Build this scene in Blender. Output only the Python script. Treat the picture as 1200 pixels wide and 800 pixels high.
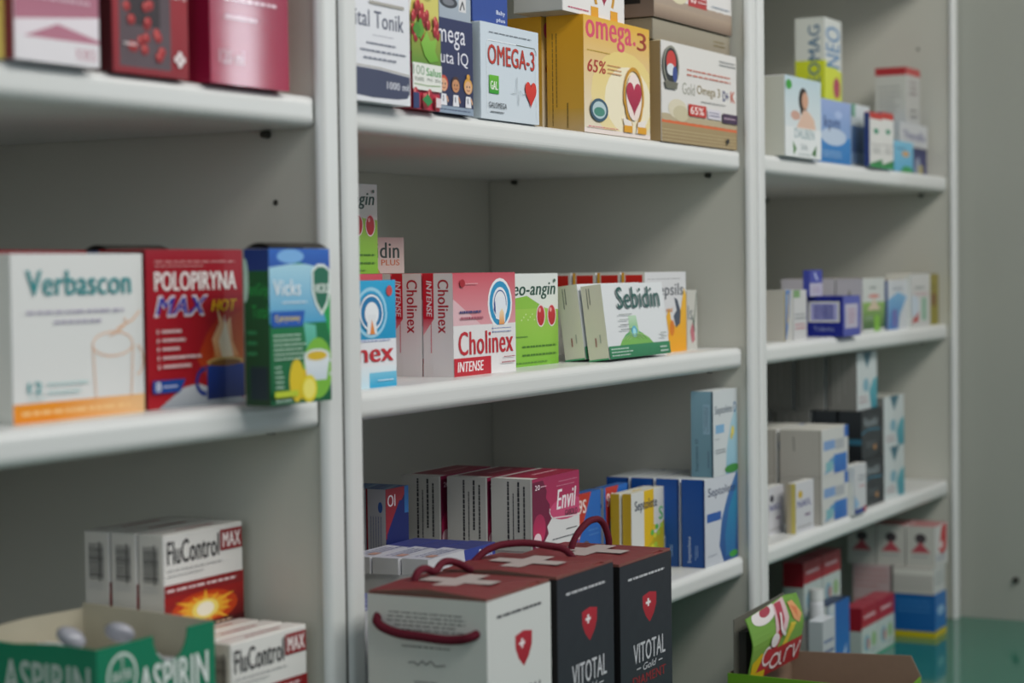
import bpy, bmesh, math, random
from mathutils import Vector, Matrix

# ------------------------------------------------------------------ camera, world, lights, exposure
scene = bpy.context.scene
COL = scene.collection
for o in list(bpy.data.objects):
    bpy.data.objects.remove(o)

TH = math.radians(62.3); PITCH = math.atan(86 / 2333.333); ROLL = .0132
Fv = Vector((math.sin(TH) * math.cos(PITCH), math.cos(TH) * math.cos(PITCH), -math.sin(PITCH)))
R0 = Vector((math.cos(TH), -math.sin(TH), 0)); U0 = R0.cross(Fv)
cr = math.sqrt(1 - ROLL * ROLL)
Rv = R0 * cr - U0 * ROLL; Uv = R0 * ROLL + U0 * cr
cam_data = bpy.data.cameras.new('camera')
cam = bpy.data.objects.new('camera', cam_data); COL.objects.link(cam)
cam.matrix_world = Matrix(((Rv.x, Uv.x, -Fv.x, -2.259), (Rv.y, Uv.y, -Fv.y, -.8605), (Rv.z, Uv.z, -Fv.z, 1.47), (0, 0, 0, 1)))
cam_data.lens = 70; cam_data.sensor_width = 36; cam_data.sensor_fit = 'HORIZONTAL'
cam_data.clip_start = .05
cam_data.dof.use_dof = True
cam_data.dof.focus_distance = 1.95
cam_data.dof.aperture_fstop = 4.5
cam_data.dof.aperture_blades = 7
scene.camera = cam

world = bpy.data.worlds.new('room_light'); scene.world = world
world.use_nodes = True
wn = world.node_tree
bg = wn.nodes['Background']
bg.inputs[0].default_value = (.80, .90, 1.0, 1); bg.inputs[1].default_value = .31

def area(name, loc, target, sx, sy, power, color):
    d = bpy.data.lights.new(name, 'AREA'); d.shape = 'RECTANGLE'; d.size = sx; d.size_y = sy
    d.energy = power; d.color = color
    o = bpy.data.objects.new(name, d); COL.objects.link(o)
    o.location = loc
    o.rotation_euler = (Vector(target) - Vector(loc)).to_track_quat('-Z', 'Y').to_euler()
    return o
area('ceiling_lamp_light', (-.40, -1.35, 2.75), (-.4, 0, 1.55), 3.2, .5, 60, (1.0, .97, .92))
area('window_daylight', (1.42, -2.0, 1.95), (-1.0, 0, 1.6), .07, .9, 6.5, (.84, .93, 1.0))
area('street_window_daylight', (-4.2, -1.35, 2.0), (-.6, 0, 1.4), 1.1, 1.1, 24, (.86, .94, 1.0))

scene.view_settings.view_transform = 'Standard'
scene.view_settings.look = 'None'
scene.view_settings.exposure = -0.63
scene.view_settings.gamma = 1.0
scene.view_settings.use_curve_mapping = False
random.seed(7)

# ------------------------------------------------------------------ materials
def lin(c): return c / 12.92 if c <= .04045 else ((c + .055) / 1.055) ** 2.4
def hx(s):
    s = s.lstrip('#')
    if len(s) == 3: s = ''.join(ch * 2 for ch in s)
    return tuple(lin(int(s[i:i + 2], 16) / 255) for i in (0, 2, 4)) + (1.0,)
def newmat(name, color, rough=.5, spec=.5, noise=.0, scale=40, bump=0, coat=0, metal=0):
    m = bpy.data.materials.new(name); m.use_nodes = True
    nt = m.node_tree; b = nt.nodes['Principled BSDF']
    b.inputs['Roughness'].default_value = rough
    b.inputs['Metallic'].default_value = metal
    b.inputs['Specular IOR Level'].default_value = spec
    b.inputs['Coat Weight'].default_value = coat
    tc = nt.nodes.new('ShaderNodeTexCoord'); nz = nt.nodes.new('ShaderNodeTexNoise')
    nz.inputs['Scale'].default_value = scale; nz.inputs['Detail'].default_value = 3
    nt.links.new(tc.outputs['Object'], nz.inputs['Vector'])
    mx = nt.nodes.new('ShaderNodeMix'); mx.data_type = 'RGBA'
    c = hx(color)
    mx.inputs[6].default_value = tuple(v * (1 - noise) for v in c[:3]) + (1,)
    mx.inputs[7].default_value = tuple(min(1, v * (1 + noise)) for v in c[:3]) + (1,)
    nt.links.new(nz.outputs['Fac'], mx.inputs[0]); nt.links.new(mx.outputs[2], b.inputs['Base Color'])
    if bump:
        bp = nt.nodes.new('ShaderNodeBump'); bp.inputs['Strength'].default_value = bump; bp.inputs['Distance'].default_value = .0005
        nt.links.new(nz.outputs['Fac'], bp.inputs['Height']); nt.links.new(bp.outputs[0], b.inputs['Normal'])
    return m
def printmat(name, rough, coat=0):
    m = bpy.data.materials.new(name); m.use_nodes = True
    nt = m.node_tree; b = nt.nodes['Principled BSDF']
    at = nt.nodes.new('ShaderNodeAttribute'); at.attribute_name = 'Col'
    tc = nt.nodes.new('ShaderNodeTexCoord'); nz = nt.nodes.new('ShaderNodeTexNoise')
    nz.inputs['Scale'].default_value = 60; nz.inputs['Detail'].default_value = 4
    mr = nt.nodes.new('ShaderNodeMapRange')
    mr.inputs[3].default_value = rough - .06; mr.inputs[4].default_value = rough + .1
    nt.links.new(tc.outputs['Object'], nz.inputs['Vector']); nt.links.new(nz.outputs['Fac'], mr.inputs[0])
    nt.links.new(mr.outputs[0], b.inputs['Roughness']); nt.links.new(at.outputs['Color'], b.inputs['Base Color'])
    b.inputs['Specular IOR Level'].default_value = .38; b.inputs['Coat Weight'].default_value = coat; b.inputs['Coat Roughness'].default_value = .06
    bp = nt.nodes.new('ShaderNodeBump'); bp.inputs['Strength'].default_value = .12; bp.inputs['Distance'].default_value = .001
    n2 = nt.nodes.new('ShaderNodeTexNoise'); n2.inputs['Scale'].default_value = 22
    nt.links.new(tc.outputs['Object'], n2.inputs['Vector'])
    nt.links.new(n2.outputs['Fac'], bp.inputs['Height']); nt.links.new(bp.outputs[0], b.inputs['Normal'])
    return m
M_LAM = newmat('pale_grey_laminate', '#cac9be', .42, .45, .03, 6, .05)
M_TRIM = newmat('light_edge_trim', '#d8dad8', .28, .5, .015, 5)
M_SHELF = newmat('white_shelf_laminate', '#dadcda', .33, .5, .02, 8, .03)
M_WALL = newmat('painted_wall', '#a6a89f', .7, .3, .03, 4, .1)
M_FLOOR = newmat('floor_vinyl', '#9a968c', .5, .4, .08, 9)
M_TEAL = newmat('teal_glass_worktop', '#28705c', .08, .6, .05, 3)
M_PIN = newmat('dark_metal_pin', '#4a4a44', .35, .5, .1, 80, 0, 0, .6)
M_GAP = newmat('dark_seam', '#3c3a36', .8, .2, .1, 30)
M_ROPE = newmat('burgundy_rope', '#5c1626', .75, .2, .35, 700, 1.0)
M_CARD = newmat('raw_brown_card', '#8f7766', .8, .2, .06, 120, .2)
M_CARDIN = newmat('cream_card_inside', '#b9b29d', .75, .2, .05, 60, .1)
M_CAV = newmat('grey_card_inside', '#6c6a62', .8, .2, .05, 60, .1)
M_PRINT = printmat('printed_carton', .36)
M_GLOSS = printmat('varnished_carton', .42, .45)
M_WRAP = newmat('white_wrapper', '#d9dadd', .3, .5, .05, 50, .6)
M_CAP = newmat('pearl_plastic_cap', '#a3a3ac', .12, .6, .05, 20)

# ------------------------------------------------------------------ mesh helpers
def link(name, mesh, mat=None, parent=None):
    o = bpy.data.objects.new(name, mesh); COL.objects.link(o)
    if mat is not None: mesh.materials.append(mat)
    if parent is not None: o.parent = parent
    return o
def box_bm(x0, y0, z0, x1, y1, z1):
    bm = bmesh.new()
    bmesh.ops.create_cube(bm, size=1)
    for v in bm.verts:
        v.co = Vector((x0 + (v.co.x + .5) * (x1 - x0), y0 + (v.co.y + .5) * (y1 - y0), z0 + (v.co.z + .5) * (z1 - z0)))
    return bm
def bevel(bm, cond, off, seg):
    ed = [e for e in bm.edges if cond(e)]
    if ed: bmesh.ops.bevel(bm, geom=ed, offset=off, segments=seg, profile=.5, affect='EDGES', clamp_overlap=True)
def fin(name, bm, mat, parent=None, smooth=False):
    me = bpy.data.meshes.new(name)
    bmesh.ops.recalc_face_normals(bm, faces=bm.faces)
    bm.to_mesh(me); bm.free()
    if smooth:
        for p in me.polygons: p.use_smooth = True
    return link(name, me, mat, parent)
def pmesh(name, verts, faces, cols, mat, parent=None, smooth=False):
    """a mesh whose faces carry flat or per-corner print colours"""
    me = bpy.data.meshes.new(name)
    me.from_pydata(verts, [], faces)
    at = me.color_attributes.new('Col', 'FLOAT_COLOR', 'CORNER')
    buf = []
    for f, c in zip(faces, cols):
        if isinstance(c, list):
            for q in c: buf.extend(q)
        else:
            for _ in f: buf.extend(c)
    at.data.foreach_set('color', buf)
    if smooth:
        for p in me.polygons: p.use_smooth = True
    me.update()
    return link(name, me, mat, parent)

# ---- lettering
_tc = {}
def glyphs(txt, bold=0.0, shear=0.0):
    k = (txt, bold, shear)
    if k in _tc: return _tc[k]
    cu = bpy.data.curves.new('text_src', 'FONT'); cu.body = txt; cu.resolution_u = 3
    cu.offset = 0; cu.shear = shear; cu.fill_mode = 'FRONT'
    cu.space_character = 1.0 + (.05 if bold else 0)
    ob = bpy.data.objects.new('text_src', cu); COL.objects.link(ob)
    dg = bpy.context.evaluated_depsgraph_get(); dg.update()
    me = bpy.data.meshes.new_from_object(ob.evaluated_get(dg))
    me.calc_loop_triangles()
    vs = [(v.co.x, v.co.y) for v in me.vertices]
    ts = [tuple(t.vertices) for t in me.loop_triangles]
    bpy.data.objects.remove(ob); bpy.data.curves.remove(cu); bpy.data.meshes.remove(me)
    if vs:
        xs = [v[0] for v in vs]; ys = [v[1] for v in vs]
        a, b, c, d = min(xs), max(xs), min(ys), max(ys)
        vs = [((x - a) / (b - a + 1e-9), (y - c) / (d - c + 1e-9)) for x, y in vs]
    _tc[k] = (vs, ts)
    return _tc[k]

def clip(poly):
    """clip a polygon to the unit face"""
    for ax, s, lim in ((0, 1, 0.0), (0, -1, -1.0), (1, 1, 0.0), (1, -1, -1.0)):
        out = []; n = len(poly)
        for i in range(n):
            p, q = poly[i], poly[(i + 1) % n]
            dp, dq = s * p[ax] - lim, s * q[ax] - lim
            if dp >= 0: out.append(p)
            if (dp >= 0) != (dq >= 0):
                t = dp / (dp - dq)
                out.append((p[0] + (q[0] - p[0]) * t, p[1] + (q[1] - p[1]) * t))
        poly = out
        if len(poly) < 3: return []
    return poly

# print operations -> list of (kind, polygon, colour | (c0,c1,axis,a,b))
def R(x0, y0, x1, y1, c, c2=None, ax=1): return [('p', [(x0, y0), (x1, y0), (x1, y1), (x0, y1)], (c, c2, ax, (x0, y0)[ax], (x1, y1)[ax]) if c2 else c)]
def E(cx, cy, rx, ry, c, c2=None, n=20, a0=0, a1=2 * math.pi):
    pts = [(cx + rx * math.cos(a0 + (a1 - a0) * i / n), cy + ry * math.sin(a0 + (a1 - a0) * i / n)) for i in range(n if a1 - a0 > 6.2 else n + 1)]
    return [('p', pts, (c, c2, 1, cy - ry, cy + ry) if c2 else c)]
def P(pts, c, c2=None, ax=1):
    if c2:
        v = [p[ax] for p in pts]; return [('p', pts, (c, c2, ax, min(v), max(v)))]
    return [('p', pts, c)]
def K(pts, w, c, asp=1.0):
    out = []
    for (x0, y0), (x1, y1) in zip(pts, pts[1:]):
        dx, dy = (x1 - x0) * asp, y1 - y0; l = math.hypot(dx, dy) or 1
        nx, ny = -dy / l * w / 2 / asp, dx / l * w / 2
        out.append(('p', [(x0 - nx, y0 - ny), (x1 - nx, y1 - ny), (x1 + nx, y1 + ny), (x0 + nx, y0 + ny)], c))
    return out
def O(cx, cy, rx, ry, t, c, n=24, a0=0, a1=2 * math.pi, asp=1.0):
    pts = [(cx + rx * math.cos(a0 + (a1 - a0) * i / n), cy + ry * math.sin(a0 + (a1 - a0) * i / n)) for i in range(n + 1)]
    return K(pts, t, c, asp)
def HT(cx, cy, w, h, c, c2=None):
    pts = []
    for i in range(28):
        t = 2 * math.pi * i / 28
        x = 16 * math.sin(t) ** 3; y = 13 * math.cos(t) - 5 * math.cos(2 * t) - 2 * math.cos(3 * t) - math.cos(4 * t)
        pts.append((cx + x / 32 * w, cy + (y + 2.5) / 29 * h))
    return P(pts, c, c2)
def T(txt, x0, y0, x1, y1, c, b=0.0, s=0.0, rot=0):
    # heavy type: the word is struck several times with a small shift along the line
    if b <= 0: return [('t', txt, x0, y0, x1, y1, c, b, s, rot)]
    run = (x1 - x0) if rot == 0 else (y1 - y0)
    d = min(1.3 * b, .05) * run / max(3, len(txt))
    out = []
    for k in (-1, -.33, .33, 1):
        if rot == 0: out.append(('t', txt, x0 + d + k * d, y0, x1 - d + k * d, y1, c, min(b, .0001), s, rot))
        else: out.append(('t', txt, x0, y0 + d + k * d, x1, y1 - d + k * d, c, min(b, .0001), s, rot))
    return out
def L(x0, y0, x1, y1, n, c, rot=0, fill=.5, seed=1, cen=False):
    rr = random.Random(seed); out = []; fill *= .66
    for i in range(n):
        if not rot:
            h = (y1 - y0) / n; yy = y1 - h * (i + 1) + h * (1 - fill) / 2
            end = x1 - (x1 - x0) * rr.uniform(0, .3); x = x0
            off = (x1 - end) / 2 if cen else 0
            while x < end:
                w = (x1 - x0) * rr.uniform(.04, .13); w = min(w, end - x)
                out += R(x + off, yy, x + w * .78 + off, yy + h * fill, c); x += w
        else:
            h = (x1 - x0) / n; xx = x0 + h * i + h * (1 - fill) / 2
            end = y0 + (y1 - y0) * rr.uniform(0, .25); y = y1
            while y > end:
                w = (y1 - y0) * rr.uniform(.03, .09); w = min(w, y - end)
                out += R(xx, y - w * .86, xx + h * fill, y, c); y -= w
    return out
def BC(x0, y0, x1, y1, c, rot=0, n=22):
    rr = random.Random(3); out = []; t = 0
    while t < 1:
        w = rr.choice((.015, .02, .035)); 
        if not rot: out += R(x0 + (x1 - x0) * t, y0, x0 + (x1 - x0) * min(1, t + w), y1, c)
        else: out += R(x0, y0 + (y1 - y0) * t, x1, y0 + (y1 - y0) * min(1, t + w), c)
        t += w + rr.choice((.018, .03))
    return out

STEP = .00003
def face_point(f, W, D, H, u, v, off):
    if f == 'F': return (-W / 2 + u * W, -D / 2 - off, v * H)
    if f == 'L': return (-W / 2 - off, D / 2 - u * D, v * H)
    if f == 'R': return (W / 2 + off, -D / 2 + u * D, v * H)
    if f == 'T': return (-W / 2 + u * W, -D / 2 + v * D, H + off)
def shade(cl, p):
    if isinstance(cl, tuple) and len(cl) == 5:
        c0, c1, ax, a, b = cl; t = max(0, min(1, (p[ax] - a) / (b - a + 1e-9)))
        A, B = hx(c0), hx(c1); return tuple(A[i] * (1 - t) + B[i] * t for i in range(4))
    return hx(cl)
def prints(faces, W, D, H, parent, mat, pt=face_point, inset=.0):
    for f, ops in faces.items():
        pv, pf, pc, tv, tf, tcc = [], [], [], [], [], []
        lvl = 2
        for op in ops:
            if op[0] == 'p':
                lvl += .5
                poly = clip(op[1])
                if len(poly) < 3: continue
                base = len(pv); off = STEP * lvl
                for q in poly: pv.append(pt(f, W, D, H, q[0], q[1], off))
                pf.append(list(range(base, base + len(poly))))
                pc.append([shade(op[2], q) for q in poly])
            else:
                _, txt, x0, y0, x1, y1, c, b, s, rot = op
                lvl += .5
                vs, ts = glyphs(txt, b, s); off = STEP * lvl
                def mp(x, y):
                    if rot == 0: return (x0 + x * (x1 - x0), y0 + y * (y1 - y0))
                    if rot == 90: return (x0 + (1 - y) * (x1 - x0), y0 + x * (y1 - y0))
                    return (x0 + y * (x1 - x0), y0 + (1 - x) * (y1 - y0))     # 270: reads downwards
                m = [mp(*v) for v in vs]; col = hx(c)
                inside = all(-1e-6 <= a <= 1.000001 and -1e-6 <= bb <= 1.000001 for a, bb in m)
                if inside:
                    base = len(tv)
                    for q in m: tv.append(pt(f, W, D, H, q[0], q[1], off))
                    for t in ts: tf.append([base + i for i in t]); tcc.append(col)
                else:
                    for t in ts:
                        poly = clip([m[i] for i in t])
                        if len(poly) < 3: continue
                        base = len(tv)
                        for q in poly: tv.append(pt(f, W, D, H, q[0], q[1], off))
                        tf.append(list(range(base, base + len(poly)))); tcc.append(col)
        if pf: pmesh('printed_artwork', pv, pf, pc, mat, parent)
        if tf: pmesh('lettering', tv, tf, tcc, mat, parent)

def carton_body(W, D, H, cols, r=.0009):
    """chamfered folding carton; cols: F front, L left end, R right end, T top, K back, B bottom"""
    vs = {}; verts = []
    for sx in (-1, 1):
        for sy in (-1, 1):
            for sz in (0, 1):
                x, y, z = sx * W / 2, sy * D / 2, sz * H
                ix, iy, iz = x - sx * r, y - sy * r, z - (r if sz else -r)
                for nm, p in (('x', (x, iy, iz)), ('y', (ix, y, iz)), ('z', (ix, iy, z))):
                    vs[(sx, sy, sz, nm)] = len(verts); verts.append(p)
    g = lambda *a: vs[a]
    faces, fc = [], []
    def add(f, c): faces.append(f); fc.append(hx(c))
    F, Lc, Rc, Tc, Kc, Bc = (cols.get(k, cols.get('F')) for k in ('F', 'L', 'R', 'T', 'K', 'B'))
    add([g(-1, -1, 0, 'y'), g(1, -1, 0, 'y'), g(1, -1, 1, 'y'), g(-1, -1, 1, 'y')], F)
    add([g(1, 1, 0, 'y'), g(-1, 1, 0, 'y'), g(-1, 1, 1, 'y'), g(1, 1, 1, 'y')], Kc)
    add([g(-1, 1, 0, 'x'), g(-1, -1, 0, 'x'), g(-1, -1, 1, 'x'), g(-1, 1, 1, 'x')], Lc)
    add([g(1, -1, 0, 'x'), g(1, 1, 0, 'x'), g(1, 1, 1, 'x'), g(1, -1, 1, 'x')], Rc)
    add([g(-1, -1, 1, 'z'), g(1, -1, 1, 'z'), g(1, 1, 1, 'z'), g(-1, 1, 1, 'z')], Tc)
    add([g(-1, 1, 0, 'z'), g(1, 1, 0, 'z'), g(1, -1, 0, 'z'), g(-1, -1, 0, 'z')], Bc)
    for sx in (-1, 1):
        for sy in (-1, 1): add([g(sx, sy, 0, 'x'), g(sx, sy, 0, 'y'), g(sx, sy, 1, 'y'), g(sx, sy, 1, 'x')], F if sy < 0 else Lc)
    for sz in (0, 1):
        for sy in (-1, 1): add([g(-1, sy, sz, 'y'), g(1, sy, sz, 'y'), g(1, sy, sz, 'z'), g(-1, sy, sz, 'z')], Tc if sz else F)
        for sx in (-1, 1): add([g(sx, -1, sz, 'x'), g(sx, 1, sz, 'x'), g(sx, 1, sz, 'z'), g(sx, -1, sz, 'z')], Tc if sz else Lc)
    for sx in (-1, 1):
        for sy in (-1, 1):
            for sz in (0, 1): add([g(sx, sy, sz, 'x'), g(sx, sy, sz, 'y'), g(sx, sy, sz, 'z')], Tc if sz else F)
    return verts, faces, fc

def unshade(c):
    """end and top panels are printed on the same white board as the fronts"""
    s = c.lstrip('#')
    if len(s) == 3: s = ''.join(k * 2 for k in s)
    r = [int(s[i:i + 2], 16) for i in (0, 2, 4)]
    mx, mn = max(r), min(r)
    if mx < 92 or mx > 222: k = 1.0
    elif mx - mn < 42: k = min(1.42, 226 / mx)
    else: k = min(1.18, 235 / mx)
    return '#%02x%02x%02x' % tuple(min(255, int(v * k)) for v in r)
def unshade_ops(ops):
    out = []
    for o in ops:
        if o[0] == 'p':
            c = o[2]
            out.append(('p', o[1], (unshade(c[0]), unshade(c[1])) + tuple(c[2:]) if isinstance(c, tuple) else unshade(c)))
        else: out.append(o)
    return out
def settag(o, label, cat, group=None):
    o['label'] = label; o['category'] = cat
    if group: o['group'] = group
def carton(key, label, faces, cols, name='medicine_carton', cat='box', group=None, tilt=0, lay=None, mat=None, flap='L', gl=False):
    x, y, z, W, D, H, yaw = lay or LAY[key]
    mat = M_GLOSS if gl else M_PRINT
    cols = {k: (unshade(c) if k in 'LTR' else c) for k, c in cols.items()}  # end and top colours still keep part of their painted-in shade
    faces = {k: (unshade_ops(v_) if k in 'LT' else v_) for k, v_ in faces.items()}
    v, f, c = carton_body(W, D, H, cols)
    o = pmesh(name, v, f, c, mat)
    bm = bmesh.new(); bm.from_mesh(o.data); bmesh.ops.recalc_face_normals(bm, faces=bm.faces); bm.to_mesh(o.data); bm.free()
    o.location = (x, y, z + abs(math.sin(math.radians(tilt))) * D / 2); o.rotation_euler = (math.radians(tilt), 0, math.radians(yaw))
    if flap:
        # the tucked end flap: a thin plate on the end panel with its cut edge showing
        cc = hx(cols.get(flap, cols['F'])); dk = tuple(q * .55 for q in cc[:3]) + (1,)
        t = .00005; e = .0022
        pts = [face_point(flap, W, D, H, u, vv, off) for off in (0, t) for u, vv in ((e / D, e / H), (1 - e / D, e / H), (1 - e / D, 1 - .6 * e / H), (e / D, 1 - .6 * e / H))]
        pmesh('end_flap', pts, [[4, 5, 6, 7], [0, 1, 5, 4], [1, 2, 6, 5], [2, 3, 7, 6], [3, 0, 4, 7]], [cc, dk, dk, dk, dk], mat, o)
    prints(faces, W, D, H, o, mat)
    settag(o, label, cat, group)
    return o
def clone(o, dx, dy, dz, label, group=None, dyaw=0):
    """a copy of a thing and its parts, moved in the thing's own frame"""
    c = o.copy(); COL.objects.link(c)
    a = o.rotation_euler.z
    c.location = o.location + Vector((dx * math.cos(a) - dy * math.sin(a), dx * math.sin(a) + dy * math.cos(a), dz))
    c.rotation_euler.z += math.radians(dyaw)
    for ch in list(o.children):
        q = ch.copy(); COL.objects.link(q); q.parent = c
    c['label'] = label
    if group: c['group'] = group; o['group'] = group
    return c

# carton centres, base height, width, depth, height, yaw (metres, degrees)
LAY = {
    'l_yellow': (-1.3033, 0.0472, 1.608, 0.063, 0.05, 0.1295, -2.0),
    'l_pink': (-1.233, 0.041, 1.608, 0.08, 0.06, 0.1288, -2.0),
    'l_berry': (-1.1336, 0.0369, 1.608, 0.0807, 0.05, 0.1118, -2.0),
    'l_magenta': (-1.0223, 0.036, 1.608, 0.0965, 0.06, 0.1271, -2.0),
    'verbascon': (-1.1743, 0.0743, 1.37, 0.1331, 0.055, 0.114, -2.0),
    'polopiryna': (-1.0441, 0.067, 1.37, 0.1143, 0.045, 0.1171, -2.0),
    'vicks': (-1.0, -0.008, 1.37, 0.0779, 0.0228, 0.1168, -2.0),
    'flu_low': (-1.0056, 0.0201, 1.116, 0.0963, 0.0195, 0.0769, -2.0),
    'flu_up': (-0.9974, 0.0889, 1.1918, 0.0983, 0.0252, 0.0782, -2.0),
    'aspirin': (-1.1564, 0.0599, 1.116, 0.126, 0.124, 0.1031, -2.0),
    'vital': (-0.8465, 0.0365, 1.608, 0.0997, 0.07, 0.1738, 0.0),
    'salus': (-0.7609, 0.0326, 1.608, 0.05, 0.05, 0.1349, 0.0),
    'nuta': (-0.7002, 0.0357, 1.608, 0.0624, 0.05, 0.0837, 0.0),
    'gal': (-0.5887, 0.032, 1.608, 0.1178, 0.035, 0.0889, 0.0),
    'omega65': (-0.3375, 0.039, 1.608, 0.1662, 0.0418, 0.1195, 0.0),
    'gold': (-0.1149, 0.0503, 1.608, 0.2276, 0.07, 0.1116, 0.0),
    'goldB1': (-0.1159, 0.064, 1.7205, 0.2309, 0.08, 0.0233, 0.0),
    'goldB2': (-0.1172, 0.061, 1.7452, 0.2335, 0.08, 0.0732, 0.0),
    'omwhite': (-0.3852, 0.0499, 1.7275, 0.1487, 0.0558, 0.0691, 0.0),
    'om2': (-0.3293, 0.0981, 1.608, 0.1256, 0.0463, 0.1239, 0.0),
    'boxA': (-0.6913, 0.041, 1.6927, 0.058, 0.05, 0.0598, 0.0),
    'boxB': (-0.6136, 0.047, 1.6975, 0.069, 0.05, 0.0652, 0.0),
    'chol_blue': (-0.8221, 0.0534, 1.37, 0.0808, 0.05, 0.0912, 0.0),
    'chol': (-0.5965, 0.0568, 1.37, 0.124, 0.0319, 0.096, 0.0),
    'neo': (-0.4503, 0.0854, 1.37, 0.1184, 0.04, 0.0942, 0.0),
    'sebidin': (-0.2866, 0.0293, 1.37, 0.1607, 0.0235, 0.0799, 0.0),
    'strep': (-0.1413, 0.0643, 1.37, 0.1193, 0.0285, 0.0932, 0.0),
    'lastls': (-0.0492, 0.071, 1.37, 0.0319, 0.03, 0.0709, 0.0),
    'bluered': (-0.6246, 0.1295, 1.176, 0.0366, 0.0209, 0.0864, 0.0),
    'envil': (-0.4114, 0.0836, 1.181, 0.1094, 0.0473, 0.074, 0.0),
    'flat': (-0.6665, 0.0435, 1.196, 0.127, 0.027, 0.0149, 0.0),
    'flat_low': (-0.8222, 0.03, 1.156, 0.0742, 0.06, 0.0543, 0.0),
    'blue9': (-0.1767, 0.1043, 1.116, 0.0658, 0.0086, 0.1019, 0.0),
    'sept_y': (-0.1481, 0.0727, 1.116, 0.1004, 0.0053, 0.0951, 0.0),
    'sept_b': (-0.0497, 0.0346, 1.116, 0.1065, 0.0291, 0.1035, 0.0),
    'vitW': (-0.8706, -0.0814, 0.89, 0.1094, 0.1073, 0.3279, 0.0),
    'vitB1': (-0.7488, -0.08, 0.89, 0.1098, 0.11, 0.3272, 0.0),
    'vitB2': (-0.6117, -0.075, 0.89, 0.1153, 0.11, 0.3186, 0.0),
    'dalben': (0.213, 0.0236, 1.608, 0.1389, 0.035, 0.1024, 0.0),
    'neoG': (0.5851, 0.1123, 1.608, 0.0786, 0.0446, 0.223, 0.0),
    'kpm': (0.3824, 0.0346, 1.608, 0.1355, 0.03, 0.0859, 0.0),
    'bw1': (0.543, 0.05, 1.608, 0.0841, 0.03, 0.0911, 0.0),
    'thinA': (0.5311, 0.0125, 1.608, 0.0585, 0.009, 0.0783, 0.0),
    'thinB': (0.5918, 0.0137, 1.608, 0.0548, 0.009, 0.0817, 0.0),
    'lblue': (0.7045, 0.029, 1.608, 0.0983, 0.02, 0.0459, 0.0),
    'navy': (0.8055, 0.0309, 1.608, 0.1653, 0.0179, 0.0442, 0.0),
    'rlid': (0.8464, 0.0547, 1.6855, 0.0792, 0.0494, 0.089, 0.0),
    'thk': (0.8054, 0.031, 1.6525, 0.1653, 0.0179, 0.0367, 0.0),
    'r1': (0.2175, 0.0384, 1.37, 0.0426, 0.0199, 0.0665, 0.0),
    'r2': (0.2506, 0.0411, 1.37, 0.0503, 0.03, 0.066, 0.0),
    'bluebar': (0.403, 0.0307, 1.37, 0.0754, 0.0519, 0.0555, 0.0),
    'greenimg': (0.585, 0.0498, 1.37, 0.1076, 0.04, 0.0785, 0.0),
    'bluew': (0.6904, 0.0455, 1.37, 0.0973, 0.04, 0.0747, 0.0),
    'redw': (0.7928, 0.0395, 1.37, 0.1056, 0.04, 0.0827, 0.0),
    'goldr': (0.8946, 0.0536, 1.37, 0.0597, 0.06, 0.0817, 0.0),
    'teal_up': (0.5173, 0.0575, 1.2565, 0.0951, 0.045, 0.0834, 0.0),
    'black1': (0.5809, 0.0458, 1.1865, 0.0993, 0.0316, 0.0738, 0.0),
    'black2': (0.5724, 0.0514, 1.116, 0.0991, 0.05, 0.0682, 0.0),
    'tealR': (0.6671, 0.0527, 1.116, 0.1034, 0.06, 0.1539, 0.0),
    'bigw': (0.3681, 0.0484, 1.116, 0.1134, 0.0597, 0.1295, 0.0),
    'thinw': (0.5257, 0.0624, 1.116, 0.0796, 0.05, 0.0712, 0.0),
    'sm1': (0.222, 0.0647, 1.116, 0.0651, 0.04, 0.0625, 0.0),
    'sm2': (0.254, 0.0269, 1.116, 0.0758, 0.0078, 0.0662, 0.0),
    'topred': (0.7491, 0.0009, 1.0, 0.0836, 0.0418, 0.0632, 0.0),
    'whiteyel': (0.773, 0.0136, 0.9575, 0.0674, 0.0512, 0.0499, 0.0),
    'blueyel': (0.7772, 0.019, 0.89, 0.0627, 0.0581, 0.0675, 0.0),
    'redwhite': (0.6507, 0.069, 0.89, 0.0803, 0.0186, 0.0797, 0.0),
    'blueb': (0.6264, 0.1054, 0.89, 0.0951, 0.0127, 0.0858, 0.0),
    'header': (-0.0841, -0.0398, 0.89, 0.1916, 0.0205, 0.1889, 0.0),
}
LAYU = LAY['flu_up']
LAYN = (-.716, .134, 1.4665, .10, .035, .083, 0)
LAYS = (-.612, .162, 1.4665, .09, .03, .035, 0)
LAYD = (-.0355, .034, 1.2198, .078, .028, .1015, 0)
LAYC = (.362, .047, 1.4258, .052, .010, .036, 0)
LAYB = (.419, .043, .89, .09, .024, .106, 0)
LAYRX = (-.148, .036, .084)
BOT = [(.20, .075, .012, .135, 'white bottle beside the upright, partly hidden'), (.243, .040, .0125, .135, 'second white bottle from the upright, behind the printed header'), (.318, .030, .0105, .138, 'slim tall white bottle left of the sky blue carton')]
LAYW = (.258, .002, .8901, .05, .02, .110, 0)

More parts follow.
